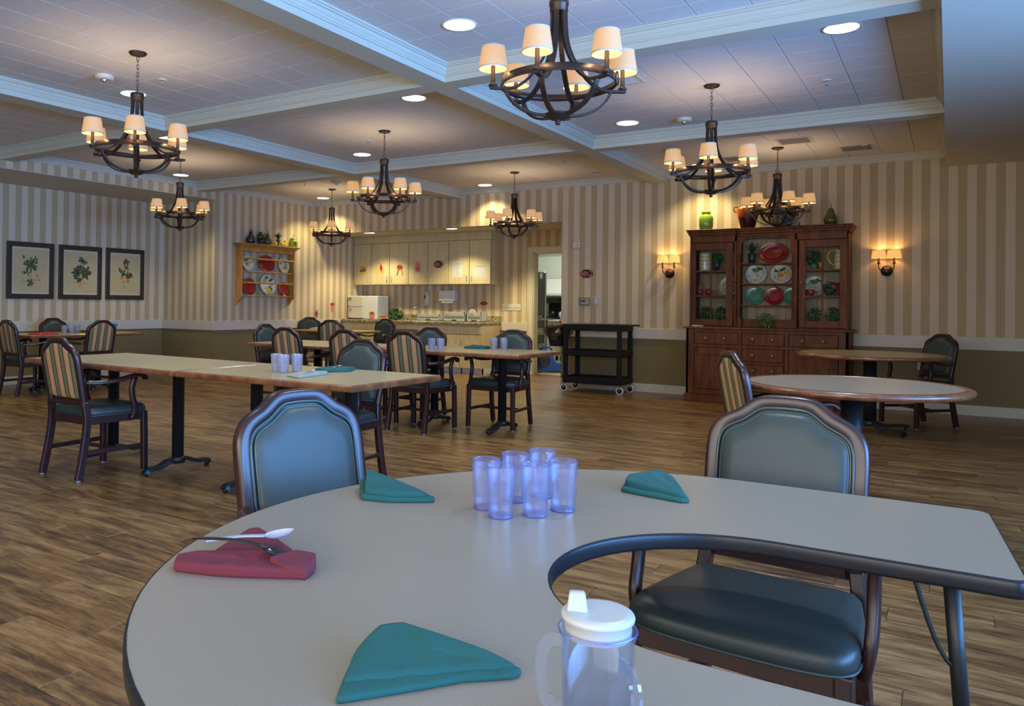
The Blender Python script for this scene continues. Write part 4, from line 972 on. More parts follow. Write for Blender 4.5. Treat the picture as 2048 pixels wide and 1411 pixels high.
MB().lathe([(.08, 0), (.085, .01), (.125, .16), (.142, .235), (.14, .255), (.115, .285), (.095, .30), (.10, .325), (.088, .325), (.085, .30)], n=32).build('body', 'glaze_vase', t)
for s in (1, -1): MB().tube(arcpts([(s*.115, 0, .285), (s*.165, 0, .29), (s*.168, 0, .24), (s*.138, 0, .22)], 4), .009, 6).build('handle', 'glaze_vase', t)
t = thing('painted_vase', 'dark painted vase behind the hutch chandelier', 'vase', (-1.755, 10.56, 2.205))
MB().lathe([(.085, 0), (.10, .02), (.15, .12), (.16, .19), (.13, .27), (.07, .32), (.055, .36), (.08, .385), (.07, .385), (.045, .35)], n=32).build('body', 'painted_vase', t)
for s in (1, -1): MB().tube(arcpts([(s*.07, 0, .37), (s*.13, 0, .375), (s*.145, 0, .30), (s*.12, 0, .27)], 4), .009, 6).build('handle', 'glaze_dark', t)
def pear(lb, loc, s, mat, rz=0):
    t = thing('decorative_pear', lb, 'ornament', loc, rz)
    MB().lathe([(.02*s, 0), (.07*s, .012*s), (.098*s, .06*s), (.095*s, .10*s), (.07*s, .15*s), (.048*s, .20*s), (.038*s, .235*s), (.02*s, .255*s), (.003, .258*s)], n=24).build('body', mat, t)
    MB().tube(arcpts([(0, 0, .25*s), (.006*s, 0, .28*s), (-.004*s, 0, .31*s), (-.02*s, 0, .325*s)], 3), .006*s, 6).build('stem', 'brown', t)
pear('olive green ceramic pear on the right of the hutch top', (-1.205, 10.52, 2.205), .82, 'pear')
t = thing('brass_finial', 'thin dark spindle on top of the hutch', 'ornament', (-1.55, 10.5, 2.205)); MB().cyl((0, 0, 0), (0, 0, .06), .007, 8).lathe([(.011, .01), (.011, .016)], n=10).build('body', 'glaze_dark', t)
t = thing('paper_tissue', 'crumpled white tissue at the left end of the hutch counter', 'tissue', (-2.74, 10.30, .948)); MB().sphere((0, 0, .012), .06, 14, 8, 0, 1, .45, .2).sphere((.06, .01, .01), .04, 10, 6, 0, 1, .5, .25).build('body', 'paper', t)

# ------------------------------------------------------------------ sconces
def sconce(x, lb):
    t = thing('wall_sconce', lb, 'wall lamp', (x, YB, 1.66), 0, 'two-shade wall sconces')
    Rx = Matrix.Rotation(R(90), 4, 'X')
    MB().lathe([(.065, 0), (.065, .008), (.052, .016), (.05, .020), (.036, .022), (.03, .034), (.01, .036)], n=26).xf(Rx).build('backplate', 'bronze', t)
    for s in (1, -1):
        MB().tube(arcpts([(s*.012, -.03, 0), (s*.05, -.06, -.005), (s*.076, -.08, .03), (s*.080, -.08, .085)], 4), .006, 8).build('arm', 'bronze', t)
        MB().lathe([(.016, .08), (.018, .086), (.0125, .092), (.0125, .15)], (s*.080, -.08, 0), 12).build('candle_sleeve', 'bronze_sleeve', t)
        sh = MB(); c = (s*.080, -.08, 0)
        sh.lathe([(.080, .148), (.066, .242)], c, 24, 0, True, False, False, 1, .75); sh.lathe([(.064, .242), (.078, .148)], c, 24, 1, True, False, False, 1, .75)
        so = sh.build('lamp_shade', ['sconce_out', 'shade_in'], t)
        MB().sphere((c[0], c[1], .19), .012, 8, 6).build('bulb', 'bulb_glow', t)
        light('POINT', 'sconce_light', (c[0], c[1], .215), 0.8, (1, .58, .22), t, shadow_soft_size=.015)
sconce(-3.231, 'two-shade bronze wall sconce left of the hutch'); sconce(-.63, 'two-shade bronze wall sconce right of the hutch')

# ------------------------------------------------------------------ cart
t = thing('utility_cart', 'black three-shelf plastic utility cart standing before the back wall', 'cart', (-4.13, 10.45, 0)); CO = (-4.13, 10.45, 0)
cx0_, cx1_, cy0, cy1 = -4.56, -3.705, 10.215, 10.70
def tray(z0, z1, name, t_=.012):
    MB().box(cx0_, cx1_, cy0, cy1, z0, z0+.015).box(cx0_, cx1_, cy0, cy0+t_, z0, z1).box(cx0_, cx1_, cy1-t_, cy1, z0, z1).box(cx0_, cx0_+t_, cy0, cy1, z0, z1).box(cx1_-t_, cx1_, cy0, cy1, z0, z1).build(name, 'black_plastic', t, CO, .006)
tray(.125, .215, 'bottom_shelf'); tray(.505, .585, 'middle_shelf')
MB().box(cx0_, cx1_, cy0, cy1, .855, .94).box(cx0_-.012, cx1_+.012, cy0-.012, cy1+.012, .93, .948).build('top_shelf', 'black_plastic', t, CO, .008)
MB().prism([(cx1_, cy0), (cx1_+.10, cy0+.01), (cx1_+.10, cy1-.01), (cx1_, cy1)], .925, .948).build('push_handle', 'black_plastic', t, CO, .006)
q = MB()
for i in range(3): q.cyl((cx1_+.006, cy0+.14+i*.1, .90), (cx1_+.010, cy0+.14+i*.1, .90), .03, 12)
for x in (cx0_+.025, cx1_-.045):
    for y in (cy0+.005, cy1-.055): MB().box(x-.02, x+.04, y, y+.05, .20, .87).build('post', 'black_plastic', t, CO, .008)
for x in (cx0_+.01, cx1_-.03):
    for y in (cy0+.035, cy1-.035):
        c = MB().box(x-.02, x+.03, y-.02, y+.02, .112, .125).box(x-.004, x+.012, y-.022, y-.018, .05, .115).box(x-.004, x+.012, y+.018, y+.022, .05, .115).build('caster', 'steel', t, CO)
        Ry = Matrix.Translation((x+.005-CO[0], y-CO[1], .05)) @ Matrix.Rotation(R(90), 4, 'X')
        MB().lathe([(.05, -.014), (.05, .014)], n=24).xf(Ry).build('tire', 'white_metal', c)
        MB().lathe([(.036, -.016), (.036, .016)], n=20).xf(Ry).build('wheel', 'black_gloss', c)
b = thing('trash_bin', 'black bin lined with a plastic bag hooked on the left end of the cart', 'bin', (-4.70, 10.42, .62))
mb = MB().loft([[(-.10, -.12, 0), (.08, -.12, 0), (.08, .12, 0), (-.10, .12, 0)], [(-.13, -.15, .27), (.10, -.15, .27), (.10, .15, .27), (-.13, .15, .27)], [(-.12, -.14, .27), (.09, -.14, .27), (.09, .14, .27), (-.12, .14, .27)], [(-.09, -.11, .02), (.07, -.11, .02), (.07, .11, .02), (-.09, .11, .02)]], 0, False)
mb.build('body', 'black_plastic', b, bev=.005)
rd = random.Random(9); n = 30; rings = []
for k_, (rx, ry, z) in enumerate([(.115, .145, .10), (.135, .16, .14), (.175, .19, .18), (.19, .20, .23), (.165, .185, .28), (.135, .16, .30), (.10, .13, .285), (.08, .11, .2)]):
    rings.append([(-.015+rx*math.copysign(abs(math.cos(2*PI*j/n))**.6, math.cos(2*PI*j/n))*(1+rd.uniform(-.09, .09)), ry*math.copysign(abs(math.sin(2*PI*j/n))**.6, math.sin(2*PI*j/n))*(1+rd.uniform(-.09, .09)), z+rd.uniform(-.014, .014)) for j in range(n)])
MB().loft(rings, 0, False, True, False, False).build('bag_liner', 'bag_film', b)

# ------------------------------------------------------------------ wall things right of the kitchenette opening
def plaque(name, lb, cat, loc, w, h, d, mat, rot=FRONT, bev=.006, group=None):
    t = thing(name, lb, cat, loc, 0, group); t.rotation_euler = rot
    MB().box(-w/2, w/2, -h/2, h/2, 0, d).build('housing', mat, t, bev=bev, seg=2); return t
t = plaque('emergency_light', 'small cream alarm box high on the wall beside the opening', 'alarm', (-4.60, YB, 2.095), .115, .085, .05, 'ivory')
MB().cyl((.02, 0, .05), (.02, 0, .054), .006, 10).build('led', 'black_gloss', t); MB().box(-.04, 0, -.035, -.015, .05, .053).build('sounder', 'white_metal', t)
def bbq(lb, loc, s, group):
    t = thing('barbecue_sign', lb, 'sign', loc, 0, group); t.rotation_euler = FRONT
    P = []
    for i in range(28):
        a = 2*PI*i/28; P.append((.088*s*math.copysign(abs(math.cos(a))**.45, math.cos(a)), (.046+.008*math.cos(4*a))*s*math.copysign(abs(math.sin(a))**.55, math.sin(a))))
    MB().prism(P, 0, .004).build('board', 'black_gloss', t)
    text('lettering', 'BBQ', .085*s, 'pink', t, (0, 0, .0045), (0, 0, 0), .0006, .0012)
    q = MB()
    for i in range(10): q.ell(-.06*s+.0135*s*i, -.034*s, .005*s, .009*s, 0, lambda x, y: (x, y, .0046))
    q.build('flame', 'red', t)
bbq('black BBQ sign on the striped wall above the cart', (-4.455, YB, 1.672), 1.12, 'BBQ cut-out signs'); bbq('black BBQ sign stuck to a kitchenette cabinet door', (-7.80, 11.965, 1.93), 1.15, 'BBQ cut-out signs')
t = plaque('thermostat', 'white thermostat under a clear cover right of the opening', 'thermostat', (-4.475, YB, 1.262), .12, .085, .022, 'white_plastic')
MB().box(-.045, .01, -.005, .028, .022, .0235).build('display', 'slate_label', t); MB().box(-.085, .085, -.062, .062, 0, .05).build('cover', 'clear_cover', t, bev=.006)
t = plaque('wall_switch', 'white wall control right of the thermostat', 'switch', (-4.295, YB, 1.27), .075, .125, .012, 'white_plastic'); MB().box(-.012, .012, -.03, .03, .012, .016).build('rocker', 'white_metal', t)
def outlet(lb, loc, rot=FRONT):
    t = plaque('wall_outlet', lb, 'outlet', loc, .072, .118, .006, 'white_plastic', rot, .002, 'wall outlets')
    for y in (-.026, .026): MB().box(-.017, .017, y-.014, y+.014, .006, .008).build('socket', 'ivory', t)
outlet('white outlet low on the olive wall beside the dark armchair', (-.275, YB, .55)); outlet('left outlet above the kitchenette counter', (-8.025, YK, 1.17)); outlet('right outlet above the kitchenette counter', (-7.42, YK, 1.17))

# ------------------------------------------------------------------ kitchenette
KU = [-9.785, -9.358, -8.914, -8.473, -8.032, -7.59, -7.148, -6.715]; YU = 11.97
def kh(parent, pts):
    MB().tube(arcpts(pts, 4), .0045, 6).build('handle', 'steel', parent)
STK = {}
for a, b, nm, hs, lb in [(0, 1, 1, [1], 'far left upper kitchenette cabinet with a burger cut-out'), (1, 3, 2, [1, 0], 'upper kitchenette cabinet with ketchup and grill cut-outs'), (3, 5, 2, [1, 0], 'upper kitchenette cabinet with an apron and BBQ cut-out'), (5, 7, 2, [1, 0], 'right upper kitchenette cabinet with two papers')]:
    t = thing('wall_cabinet', lb, 'cabinet', ((KU[a]+KU[b])/2, 12.1, 1.565), 0, 'upper kitchenette cabinets'); og = ((KU[a]+KU[b])/2, 12.1, 1.565)
    MB().box(KU[a]+.001, KU[b]-.001, YU+.022, YK, 1.565, 2.348).build('body', 'maple', t, og); MB().box(KU[a]+.004, KU[b]-.004, YU+.0165, YU+.022, 1.572, 2.342).build('shadow_gap', 'groove', t, og)
    for i in range(a, b):
        d = MB().box(KU[i]+.006, KU[i+1]-.006, YU-.002, YU+.016, 1.567, 2.345).build('door', 'maple', t, og, .002)
        hx_ = (KU[i+1]-.05) if hs[i-a] else (KU[i]+.05)
        MB().tube([(p.x-og[0], p.y-og[1], p.z-og[2]) for p in arcpts([(hx_, YU-.004, 1.61), (hx_, YU-.028, 1.63), (hx_, YU-.030, 1.665), (hx_, YU-.028, 1.70), (hx_, YU-.004, 1.72)], 3)], .0045, 6).build('handle', 'steel', d)
t = thing('cabinet_filler', 'plain maple panel between the upper cabinets and the kitchenette ceiling', 'panel', (-8.25, 12.1, 2.35)); MB().box(KU[0], KU[7], YU+.004, YK, 2.352, 2.498).build('board', 'maple', t, (-8.25, 12.1, 2.35))
t['label'] = 'plain maple panel between the upper cabinets and the kitchenette ceiling'
# paper cut-outs and notices on the doors
def cut(name, lb, cat, x, z, shapes, y=YU-.003, rot=FRONT, group='paper cut-outs on the cabinets', xx=None):
    t = thing(name, lb, cat, (x, y, z), 0, group); t.rotation_euler = rot
    for i, (nm, mt, els) in enumerate(shapes):
        q = MB()
        for e in els:
            if len(e) == 5: P = [(e[0]+e[2]*math.cos(u)*math.cos(e[4])-e[3]*math.sin(u)*math.sin(e[4]), e[1]+e[2]*math.cos(u)*math.sin(e[4])+e[3]*math.sin(u)*math.cos(e[4])) for u in [2*PI*k_/14 for k_ in range(14)]]
            else: P = list(e[0])
            q.prism(P, .0004+i*.0008, .0012+i*.0008)
        q.build(nm, mt, t)
    return t
cut('burger_cutout', 'paper burger cut-out on the far left upper cabinet door', 'decoration', -9.55, 1.845, [('bun', 'orange_fruit', [(0, .035, .075, .04, .1)]), ('lettuce', 'leaf_light', [(0, .0, .085, .016, .15)]), ('patty', 'brown', [(0, -.015, .078, .016, .1)]), ('bottom_bun', 'yellow_fruit', [(0, -.045, .07, .022, .05)])])
cut('ketchup_cutout', 'paper ketchup and mustard cut-out on the second upper cabinet door', 'decoration', -9.13, 1.85, [('mustard', 'yellow_fruit', [(-.03, -.03, .035, .085, 0)]), ('ketchup', 'red', [(.02, .03, .032, .06, .15), (.01, .10, .010, .03, .1)]), ('tomato', 'pink', [(.045, -.05, .025, .025, 0)])])
cut('grill_cutout', 'paper red grill cut-out on the third upper cabinet door', 'decoration', -8.67, 1.84, [('kettle', 'red', [(0, .05, .07, .045, -.1)]), ('legs', 'charcoal', [([(-.05, .01), (-.04, .01), (-.065, -.11), (-.075, -.11)],), ([(.03, .01), (.04, .01), (.07, -.11), (.06, -.11)],), ([(-.02, .01), (-.012, .01), (-.045, -.09), (-.053, -.09)],)])])
cut('apron_cutout', 'pink paper apron cut-out on the fourth upper cabinet door', 'decoration', -8.26, 1.90, [('apron', 'pink', [([(-.02, .10), (.02, .10), (.035, .03), (.06, -.0), (.065, -.11), (-.065, -.11), (-.06, 0), (-.035, .03)],)]), ('badge', 'red', [(0, -.05, .03, .028, 0)]), ('neck', 'ceramic_white', [(0, .11, .016, .02, 0)])])
for nm, lb, x, z, w, h in [('notice_sheet', 'white typed notice taped to the sixth cabinet door', -7.39, 1.83, .21, .295), ('calendar_sheet', 'white calendar sheet on the last upper cabinet door', -6.93, 1.78, .275, .235)]:
    t = thing(nm, lb, 'paper', (x, YU-.003, z), 0); t.rotation_euler = FRONT; MB().box(-w/2, w/2, -h/2, h/2, 0, .001).build('sheet', 'paper', t)
    q = MB(); rd = random.Random(3)
    if nm == 'notice_sheet':
        q.box(-.06, .06, h/2-.05, h/2-.038, .001, .0014).box(-.07, .07, h/2-.07, h/2-.062, .001, .0014)
        for i in range(12): ww = rd.uniform(.02, .05); q.box(-ww, ww, h/2-.09-i*.015, h/2-.0865-i*.015, .001, .0014)
    else:
        for i in range(8): q.box(-w/2+.015+i*(w-.03)/7-.0008, -w/2+.015+i*(w-.03)/7+.0008, -h/2+.02, h/2-.03, .001, .0014)
        for i in range(6): q.box(-w/2+.015, w/2-.015, -h/2+.02+i*(h-.05)/5-.0008, -h/2+.02+i*(h-.05)/5+.0008, .001, .0014)
        q.box(-w/2+.015, w/2-.015, h/2-.024, h/2-.012, .001, .0014)
    o = q.build('print', 'ink', t); o['kind'] = 'stuff'
# base cabinets and counter
YC = 11.62; CXR = -6.70
KB = [-9.785, -8.90, -7.995, -7.12, CXR]
for i, (lb, drw) in enumerate([('far left base unit of the kitchenette, mostly hidden', 1), ('open knee-space apron panel under the sink', 0), ('base cabinet with drawer and two doors left of the end unit', 1), ('right end base cabinet of the kitchenette with a drawer', 1)]):
    a, b = KB[i], KB[i+1]; og = ((a+b)/2, 11.95, 0)
    t = thing('base_cabinet', lb, 'cabinet', og, 0, 'kitchenette base units')
    if drw:
        MB().box(a+.001, b-.001, YC+.02, YK, .10, .855).build('body', 'maple', t, og)
        MB().box(a+.001, b-.001, YC+.09, YC+.11, 0, .10).box(b-.02, b-.001, YC+.09, YK, 0, .10).build('toe_kick', 'white_metal', t, og)
        nd = 2 if i == 2 else 1
        for j in range(nd):
            p0 = a+(b-a)*j/nd; p1 = a+(b-a)*(j+1)/nd; s = 'd'
            MB().box(p0+.004, p1-.004, YC+.0185, YC+.0199, .11, .83).build('shadow_gap', 'groove', t, og)
            d = MB().box(p0+.004, p1-.004, YC, YC+.018, .688, .835).build('drawer', 'maple', t, og, .002)
            m_ = (p0+p1)/2
            MB().tube([(p.x-og[0], p.y-og[1], p.z) for p in arcpts([(m_-.05, YC-.002, .765), (m_-.03, YC-.026, .765), (m_+.03, YC-.026, .765), (m_+.05, YC-.002, .765)], 3)], .0045, 6).build('handle', 'steel', d)
            d = MB().box(p0+.004, p1-.004, YC, YC+.018, .105, .678).build('door', 'maple', t, og, .002)
            hx_ = p1-.06 if (j == 1 or i == 0) else p0+.06
            MB().tube([(p.x-og[0], p.y-og[1], p.z) for p in arcpts([(hx_, YC-.002, .52), (hx_, YC-.026, .54), (hx_, YC-.026, .61), (hx_, YC-.002, .63)], 3)], .0045, 6).build('handle', 'steel', d)
    else:
        MB().box(a+.001, b-.001, YC, YC+.018, .74, .855).build('apron', 'maple', t, og, .002); MB().box(a+.001, b-.001, YC+.35, YC+.37, .0, .74).build('back_panel', 'kitchen_wall', t, og)
t = thing('countertop', 'speckled granite worktop with backsplash in the kitchenette', 'counter', (-8.2, 11.95, .86)); og = (-8.2, 11.95, .86)
MB().box(KB[0], CXR+.02, YC-.03, YK, .858, .90).build('slab', 'granite', t, og, .006); MB().box(KB[0], CXR+.02, YK-.022, YK, .90, 1.00).build('backsplash', 'granite', t, og, .003)
t = thing('sink', 'steel sink let into the granite counter', 'sink', (-8.40, 11.95, .9)); MB().loft([[(-.27, -.20, .004), (.27, -.20, .004), (.27, .20, .004), (-.27, .20, .004)], [(-.25, -.18, .004), (.25, -.18, .004), (.25, .18, .004), (-.25, .18, .004)], [(-.24, -.17, .001), (.24, -.17, .001), (.24, .17, .001), (-.24, .17, .001)]], 0, False, True, True, True).build('basin', 'steel', t)
t = thing('faucet', 'tall chrome faucet curving over the sink', 'faucet', (-8.34, 12.18, .9))
MB().tube(arcpts([(0, 0, 0), (0, 0, .15), (-.005, -.02, .225), (-.03, -.06, .245), (-.06, -.10, .235), (-.068, -.115, .20)], 4), .013, 10).build('spout', 'steel', t); MB().lathe([(.024, 0), (.022, .02)], n=14).build('base', 'steel', t)
t = thing('soap_pump', 'small chrome lever beside the faucet', 'faucet', (-8.15, 12.18, .9)); MB().cyl((0, 0, 0), (0, 0, .09), .014, 10).tube([(0, 0, .09), (0, -.02, .15)], .008, 8).build('lever', 'steel', t)
# bread warmer at left
t = thing('warming_cabinet', 'white two-drawer counter appliance in the kitchenette corner', 'appliance', (-9.42, 11.86, .9)); og = (-9.42, 11.86, .9)
MB().box(-9.775, -9.06, 11.80, 12.15, .905, 1.345).build('body', 'white_metal', t, og, .008)
for z0 in (.92, 1.135):
    d = MB().box(-9.765, -9.40, 11.775, 11.80, z0, z0+.205).build('drawer', 'ivory', t, og, .006)
    MB().box(-9.75, -9.66, 11.755, 11.775, z0+.165, z0+.18).build('handle', 'steel', d, og); MB().cyl((-9.73-og[0], 11.774-og[1], z0+.03-og[2]), (-9.73-og[0], 11.764-og[1], z0+.03-og[2]), .02, 14).build('dial', 'white_plastic', d)
MB().box(-9.77, -9.40, 11.776, 11.80, .898, .915).build('base_strip', 'black_plastic', t, og)
cut('pot_cutout', 'paper cut-out of a full pot on the white appliance', 'decoration', -9.19, 1.0, [('pot', 'pink', [([(-.07, .0), (.07, .0), (.055, -.09), (-.055, -.09)],)]), ('food', 'orange_fruit', [(0, .015, .07, .035, 0)]), ('sauce', 'brown', [(0, .02, .045, .016, 0)])], 11.798)
cut('hotdog_cutout', 'paper hot dog cut-out leaning on the counter beside the plant', 'decoration', -8.86, .945, [('bun', 'yellow_fruit', [(0, -.01, .085, .025, .02)]), ('sausage', 'red', [(0, .01, .09, .014, .03)])], 11.72)
t = thing('counter_plant', 'bushy green plant on the granite counter', 'plant', (-8.73, 11.95, .9)); MB().lathe([(.04, 0), (.055, .07), (.05, .07)], n=16).build('pot', 'charcoal', t); bush('foliage', 'leaf', t, (0, 0, .11), .15, .10, 300, .06, .018, 31)
t = plaque('soap_dispenser', 'oval cream soap dispenser on the kitchenette wall', 'dispenser', (-8.27, YK, 1.307), .12, .12, .02, 'ivory')
MB().sphere((0, 0, .03), .065, 20, 12, 0, 1, 1, 1).xf(Matrix.Diagonal((1.0, 2.2, .75, 1))).build('cover', 'ivory', t); MB().ell(0, .03, .018, .04, 0, lambda x, y: (x, y, .0735)).build('window', 'slate_label', t)
t = plaque('towel_dispenser', 'white paper towel dispenser on the kitchenette wall', 'dispenser', (-7.755, YK, 1.36), .34, .19, .13, 'white_metal', bev=.012); MB().box(-.13, .13, -.135, -.095, .01, .11).build('tray', 'white_metal', t, bev=.006)
t = plaque('switch_plate', 'long ivory plate with seven switches beside the kitchenette', 'switch', (-6.465, YK, 1.162), .36, .115, .008, 'ivory', bev=.002)
me = None
for i in range(7):
    o = MB().box(-.006, .006, -.012, .012, .008, .018).build('toggle', 'white_plastic', t); o.location = (-.144+i*.048, 0, 0)
cut('watermelon_sticker', 'paper barbecue cut-out on the wallpaper right of the dispensers', 'decoration', -7.03, 1.226, [('rind', 'brown', [(0, .0, .075, .035, 0)]), ('flesh', 'red', [(.01, -.005, .055, .022, 0)])], YK-.001)
cut('arch_sign', 'white arched paper sign with red border behind the crates', 'decoration', -7.25, 1.06, [('border', 'red', [(0, 0, .095, .085, 0)]), ('face', 'ceramic_white', [(0, 0, .08, .07, 0)]), ('print', 'ink', [(0, -.01, .035, .02, 0)])], YK-.03)
for i, (x, w, h, rows, lb) in enumerate([(-7.96, .50, .115, 1, 'low clear slotted crate on the counter'), (-7.40, .44, .165, 2, 'white slotted crate in the middle of the counter'), (-6.99, .29, .165, 2, 'white slotted crate at the right end of the counter')]):
    y = 11.88; t = thing('plastic_crate', lb, 'crate', (x, y, .9), 0, 'slotted crates on the counter'); d_ = .22; mt = 'clear_cover' if False else 'white_plastic'
    MB().box(-w/2, w/2, 0, d_, 0, .01).box(-w/2, w/2, 0, .006, 0, .045).box(-w/2, w/2, 0, .006, h-.012, h).box(-w/2, -w/2+.02, 0, .006, .045, h).box(w/2-.02, w/2, 0, .006, .045, h).box(-w/2, -w/2+.006, 0, d_, 0, h).box(w/2-.006, w/2, 0, d_, 0, h).box(-w/2, w/2, d_-.006, d_, 0, h).build('shell', mt, t)
    q = MB(); zz0, zz1 = .045, h-.012; m_ = int(w/.022)
    for r_ in range(rows):
        za = zz0+(zz1-zz0)*r_/rows; zb_ = zz0+(zz1-zz0)*(r_+1)/rows
        q.box(-w/2, w/2, .0, .005, zb_-.006, zb_)
        for j in range(m_):
            xx = -w/2+.02+(w-.04)*(j+.5)/m_; k_ = .008 if (j+r_) % 2 else -.008
            q.add([(xx-.004-k_, .001, za), (xx+.004-k_, .001, za), (xx+.004+k_, .001, zb_), (xx-.004+k_, .001, zb_)], [(0, 1, 2, 3)])
    o = q.build('lattice', mt, t); o['kind'] = 'stuff'
    MB().box(-.05, .05, -.002, 0, .008, .032).build('label_plate', 'slate_label', t)
    MB().box(-w/2+.01, w/2-.01, .015, d_-.01, .012, h*.6).build('contents', 'charcoal', t)
cut('oval_sticker', 'oval pink paper sticker on the left wall by the kitchenette', 'decoration', XL+.001, 1.0, [('oval', 'pink', [(0, 0, .06, .085, 0)]), ('print', 'brown', [(0, 0, .03, .05, 0)])], 10.9, EAST)
cut('popcorn_sticker', 'pink paper cup sticker on the left wall near the appliance', 'decoration', XL+.001, 1.12, [('cup', 'pink', [([(-.05, .05), (.05, .05), (.035, -.09), (-.035, -.09)],)]), ('top', 'red', [(0, .06, .06, .03, 0)])], 11.35, EAST)

# ------------------------------------------------------------------ pine plate rack on the left wall
PR = (XL+.075, 9.58, 1.2)
t = thing('plate_rack', 'honey pine plate rack with two rows of plates on the left wall', 'shelf', PR)
def pb(mb, name, bev=.003): return mb.build(name, 'pine', t, PR, bev)
xb, xf = XL+.002, XL+.15; y0, y1 = 8.93, 10.165
side = [(xb, 2.10), (xf, 2.10), (xf, 1.30), (xf-.015, 1.265), (xf-.035, 1.245), (xf-.055, 1.245), (xf-.075, 1.22), (xf-.10, 1.185), (xb+.015, 1.155), (xb, 1.155)]
for y in (y0, y1-.022): pb(MB().prism(side, y, y+.022, 0, lambda x, z, y_: (x, y_, z)), 'side_panel', .002)
pb(MB().box(xb, xf+.012, y0-.012, y1+.012, 2.10, 2.118).box(xb, xf+.03, y0-.03, y1+.03, 2.118, 2.138).box(xb, xf+.052, y0-.055, y1+.055, 2.138, 2.152).box(xb, xf+.065, y0-.07, y1+.07, 2.152, 2.168), 'cornice', .004)
pb(MB().box(xf-.022, xf-.004, y0+.022, y1-.022, 2.035, 2.10), 'frieze')
for z in (1.715, 1.315): pb(MB().box(xb, xf-.03, y0+.022, y1-.022, z-.016, z), 'shelf')
for z in (1.715, 1.315):
    pb(MB().box(xf-.022, xf-.002, y0+.0, y1-.0, z+.195, z+.222), 'guard_rail')
xp = XL+.06
G2 = 'plates on the pine rack'
plate('painted plate at the left of the rack top row, green rim', (xp, 9.14, 1.715+.14), .14, EAST, 'ceramic_white', G2, 'ceramic_green', ORA, seed=11, tilt=R(-9))
plate('oval red platter in the middle of the rack top row', (xp, 9.56, 1.715+.145), .145, EAST, 'ceramic_red', G2, sx=1.3, tilt=R(-9), cat='platter', name='platter')
plate('painted plate at the right of the rack top row, green rim', (xp, 9.97, 1.715+.14), .14, EAST, 'ceramic_white', G2, 'ceramic_green', MIX, seed=12, tilt=R(-9))
plate('red plate at the left of the rack bottom row', (xp, 9.17, 1.315+.145), .145, EAST, 'ceramic_red', G2, tilt=R(-9))
plate('large painted lemon plate in the middle of the rack bottom row', (xp, 9.60, 1.315+.19), .19, EAST, 'ceramic_white', G2, 'ceramic_green', MIX, seed=13, tilt=R(-9))
plate('small red plate at the right of the rack bottom row', (xp, 9.97, 1.315+.118), .118, EAST, 'ceramic_red', G2, tilt=R(-9))
ZT = 2.168
h = thing('speckled_hen', 'black speckled hen ornament with red comb on the pine rack', 'ornament', (XL+.10, 9.17, ZT), R(90))
MB().lathe([(.04, 0), (.07, .02), (.085, .06), (.07, .10), (.04, .14), (.03, .17), (.028, .20), (.012, .225), (.002, .23)], n=20, sx=1.1).build('body', 'speckled_hen', h)
MB().sphere((0, -.02, .20), .02, 10, 6, 0, .5, 1.3, 1.3).sphere((-.01, 0, .235), .014, 8, 6, 0, .6, 1, 2).sphere((0, -.032, .17), .012, 8, 6, 0, .6, .7, 1.4).build('comb', 'red', h)
h = thing('variegated_plant', 'small grey-green leafy plant beside the hen ornament', 'plant', (XL+.10, 9.39, ZT)); MB().lathe([(.03, 0), (.042, .06), (.038, .06)], n=14).build('pot', 'charcoal', h); bush('foliage', 'leaf_dark', h, (0, 0, .13), .07, .09, 130, .04, .014, 41)
pear('brown ceramic pear on the pine rack', (XL+.09, 9.56, ZT), .80, 'pear_brown')
h = thing('fern_pot', 'arching green grass plant in a dark red goblet on the pine rack', 'plant', (XL+.10, 9.80, ZT)); MB().lathe([(.035, 0), (.012, .02), (.02, .05), (.045, .12), (.042, .12)], n=16).build('goblet', 'brown', h); spikes('foliage', 'leaf', h, (0, 0, .11), 110, .17, .09, 44, .005, .5)
for i, (y, lb) in enumerate([(9.70, 'left yellow lemon ornament by the goblet'), (9.865, 'right yellow lemon ornament by the goblet')]):
    h = thing('lemon', lb, 'ornament', (XL+.13, y, ZT), 0, 'yellow fruit on the pine rack'); MB().sphere((0, 0, .035), .035, 14, 8, 0, 1, 1.2, 1).build('body', 'yellow_fruit', h)
h = thing('sun_pot', 'yellow star-shaped pot on the pine rack', 'pot', (XL+.10, 9.98, ZT)); P = [(math.cos(2*PI*i/10)*(.085 if i % 2 else .05), .06+math.sin(2*PI*i/10)*(.06 if i % 2 else .04)) for i in range(10)]
MB().prism(P, -.02, .02, 0, lambda x, z, q: (q, x, z)).build('body', 'yellow_fruit', h, bev=.006)
h = thing('canister', 'lime green lidded jar with a slate label at the right end of the rack', 'jar', (XL+.10, 10.17, ZT)); MB().lathe([(.06, 0), (.075, .01), (.078, .10), (.07, .135), (.055, .145)], n=24).build('body', 'lime', h)
MB().lathe([(.06, .145), (.062, .155), (.045, .172), (.01, .18), (.014, .195), (.004, .20)], n=24).build('lid', 'lime', h); MB().ell(0, .07, .03, .03, 0, lambda x, y: (.0785*math.cos((x-.0)/.0785), x, y), 0).xf(Matrix.Translation((.0015, 0, 0)) @ Matrix.Rotation(R(-20), 4, 'Z')).build('label', 'slate_label', h)
MB().tube([(0, 0, .20), (.008, 0, .225)], .006, 6).build('stem', 'leaf_dark', h)

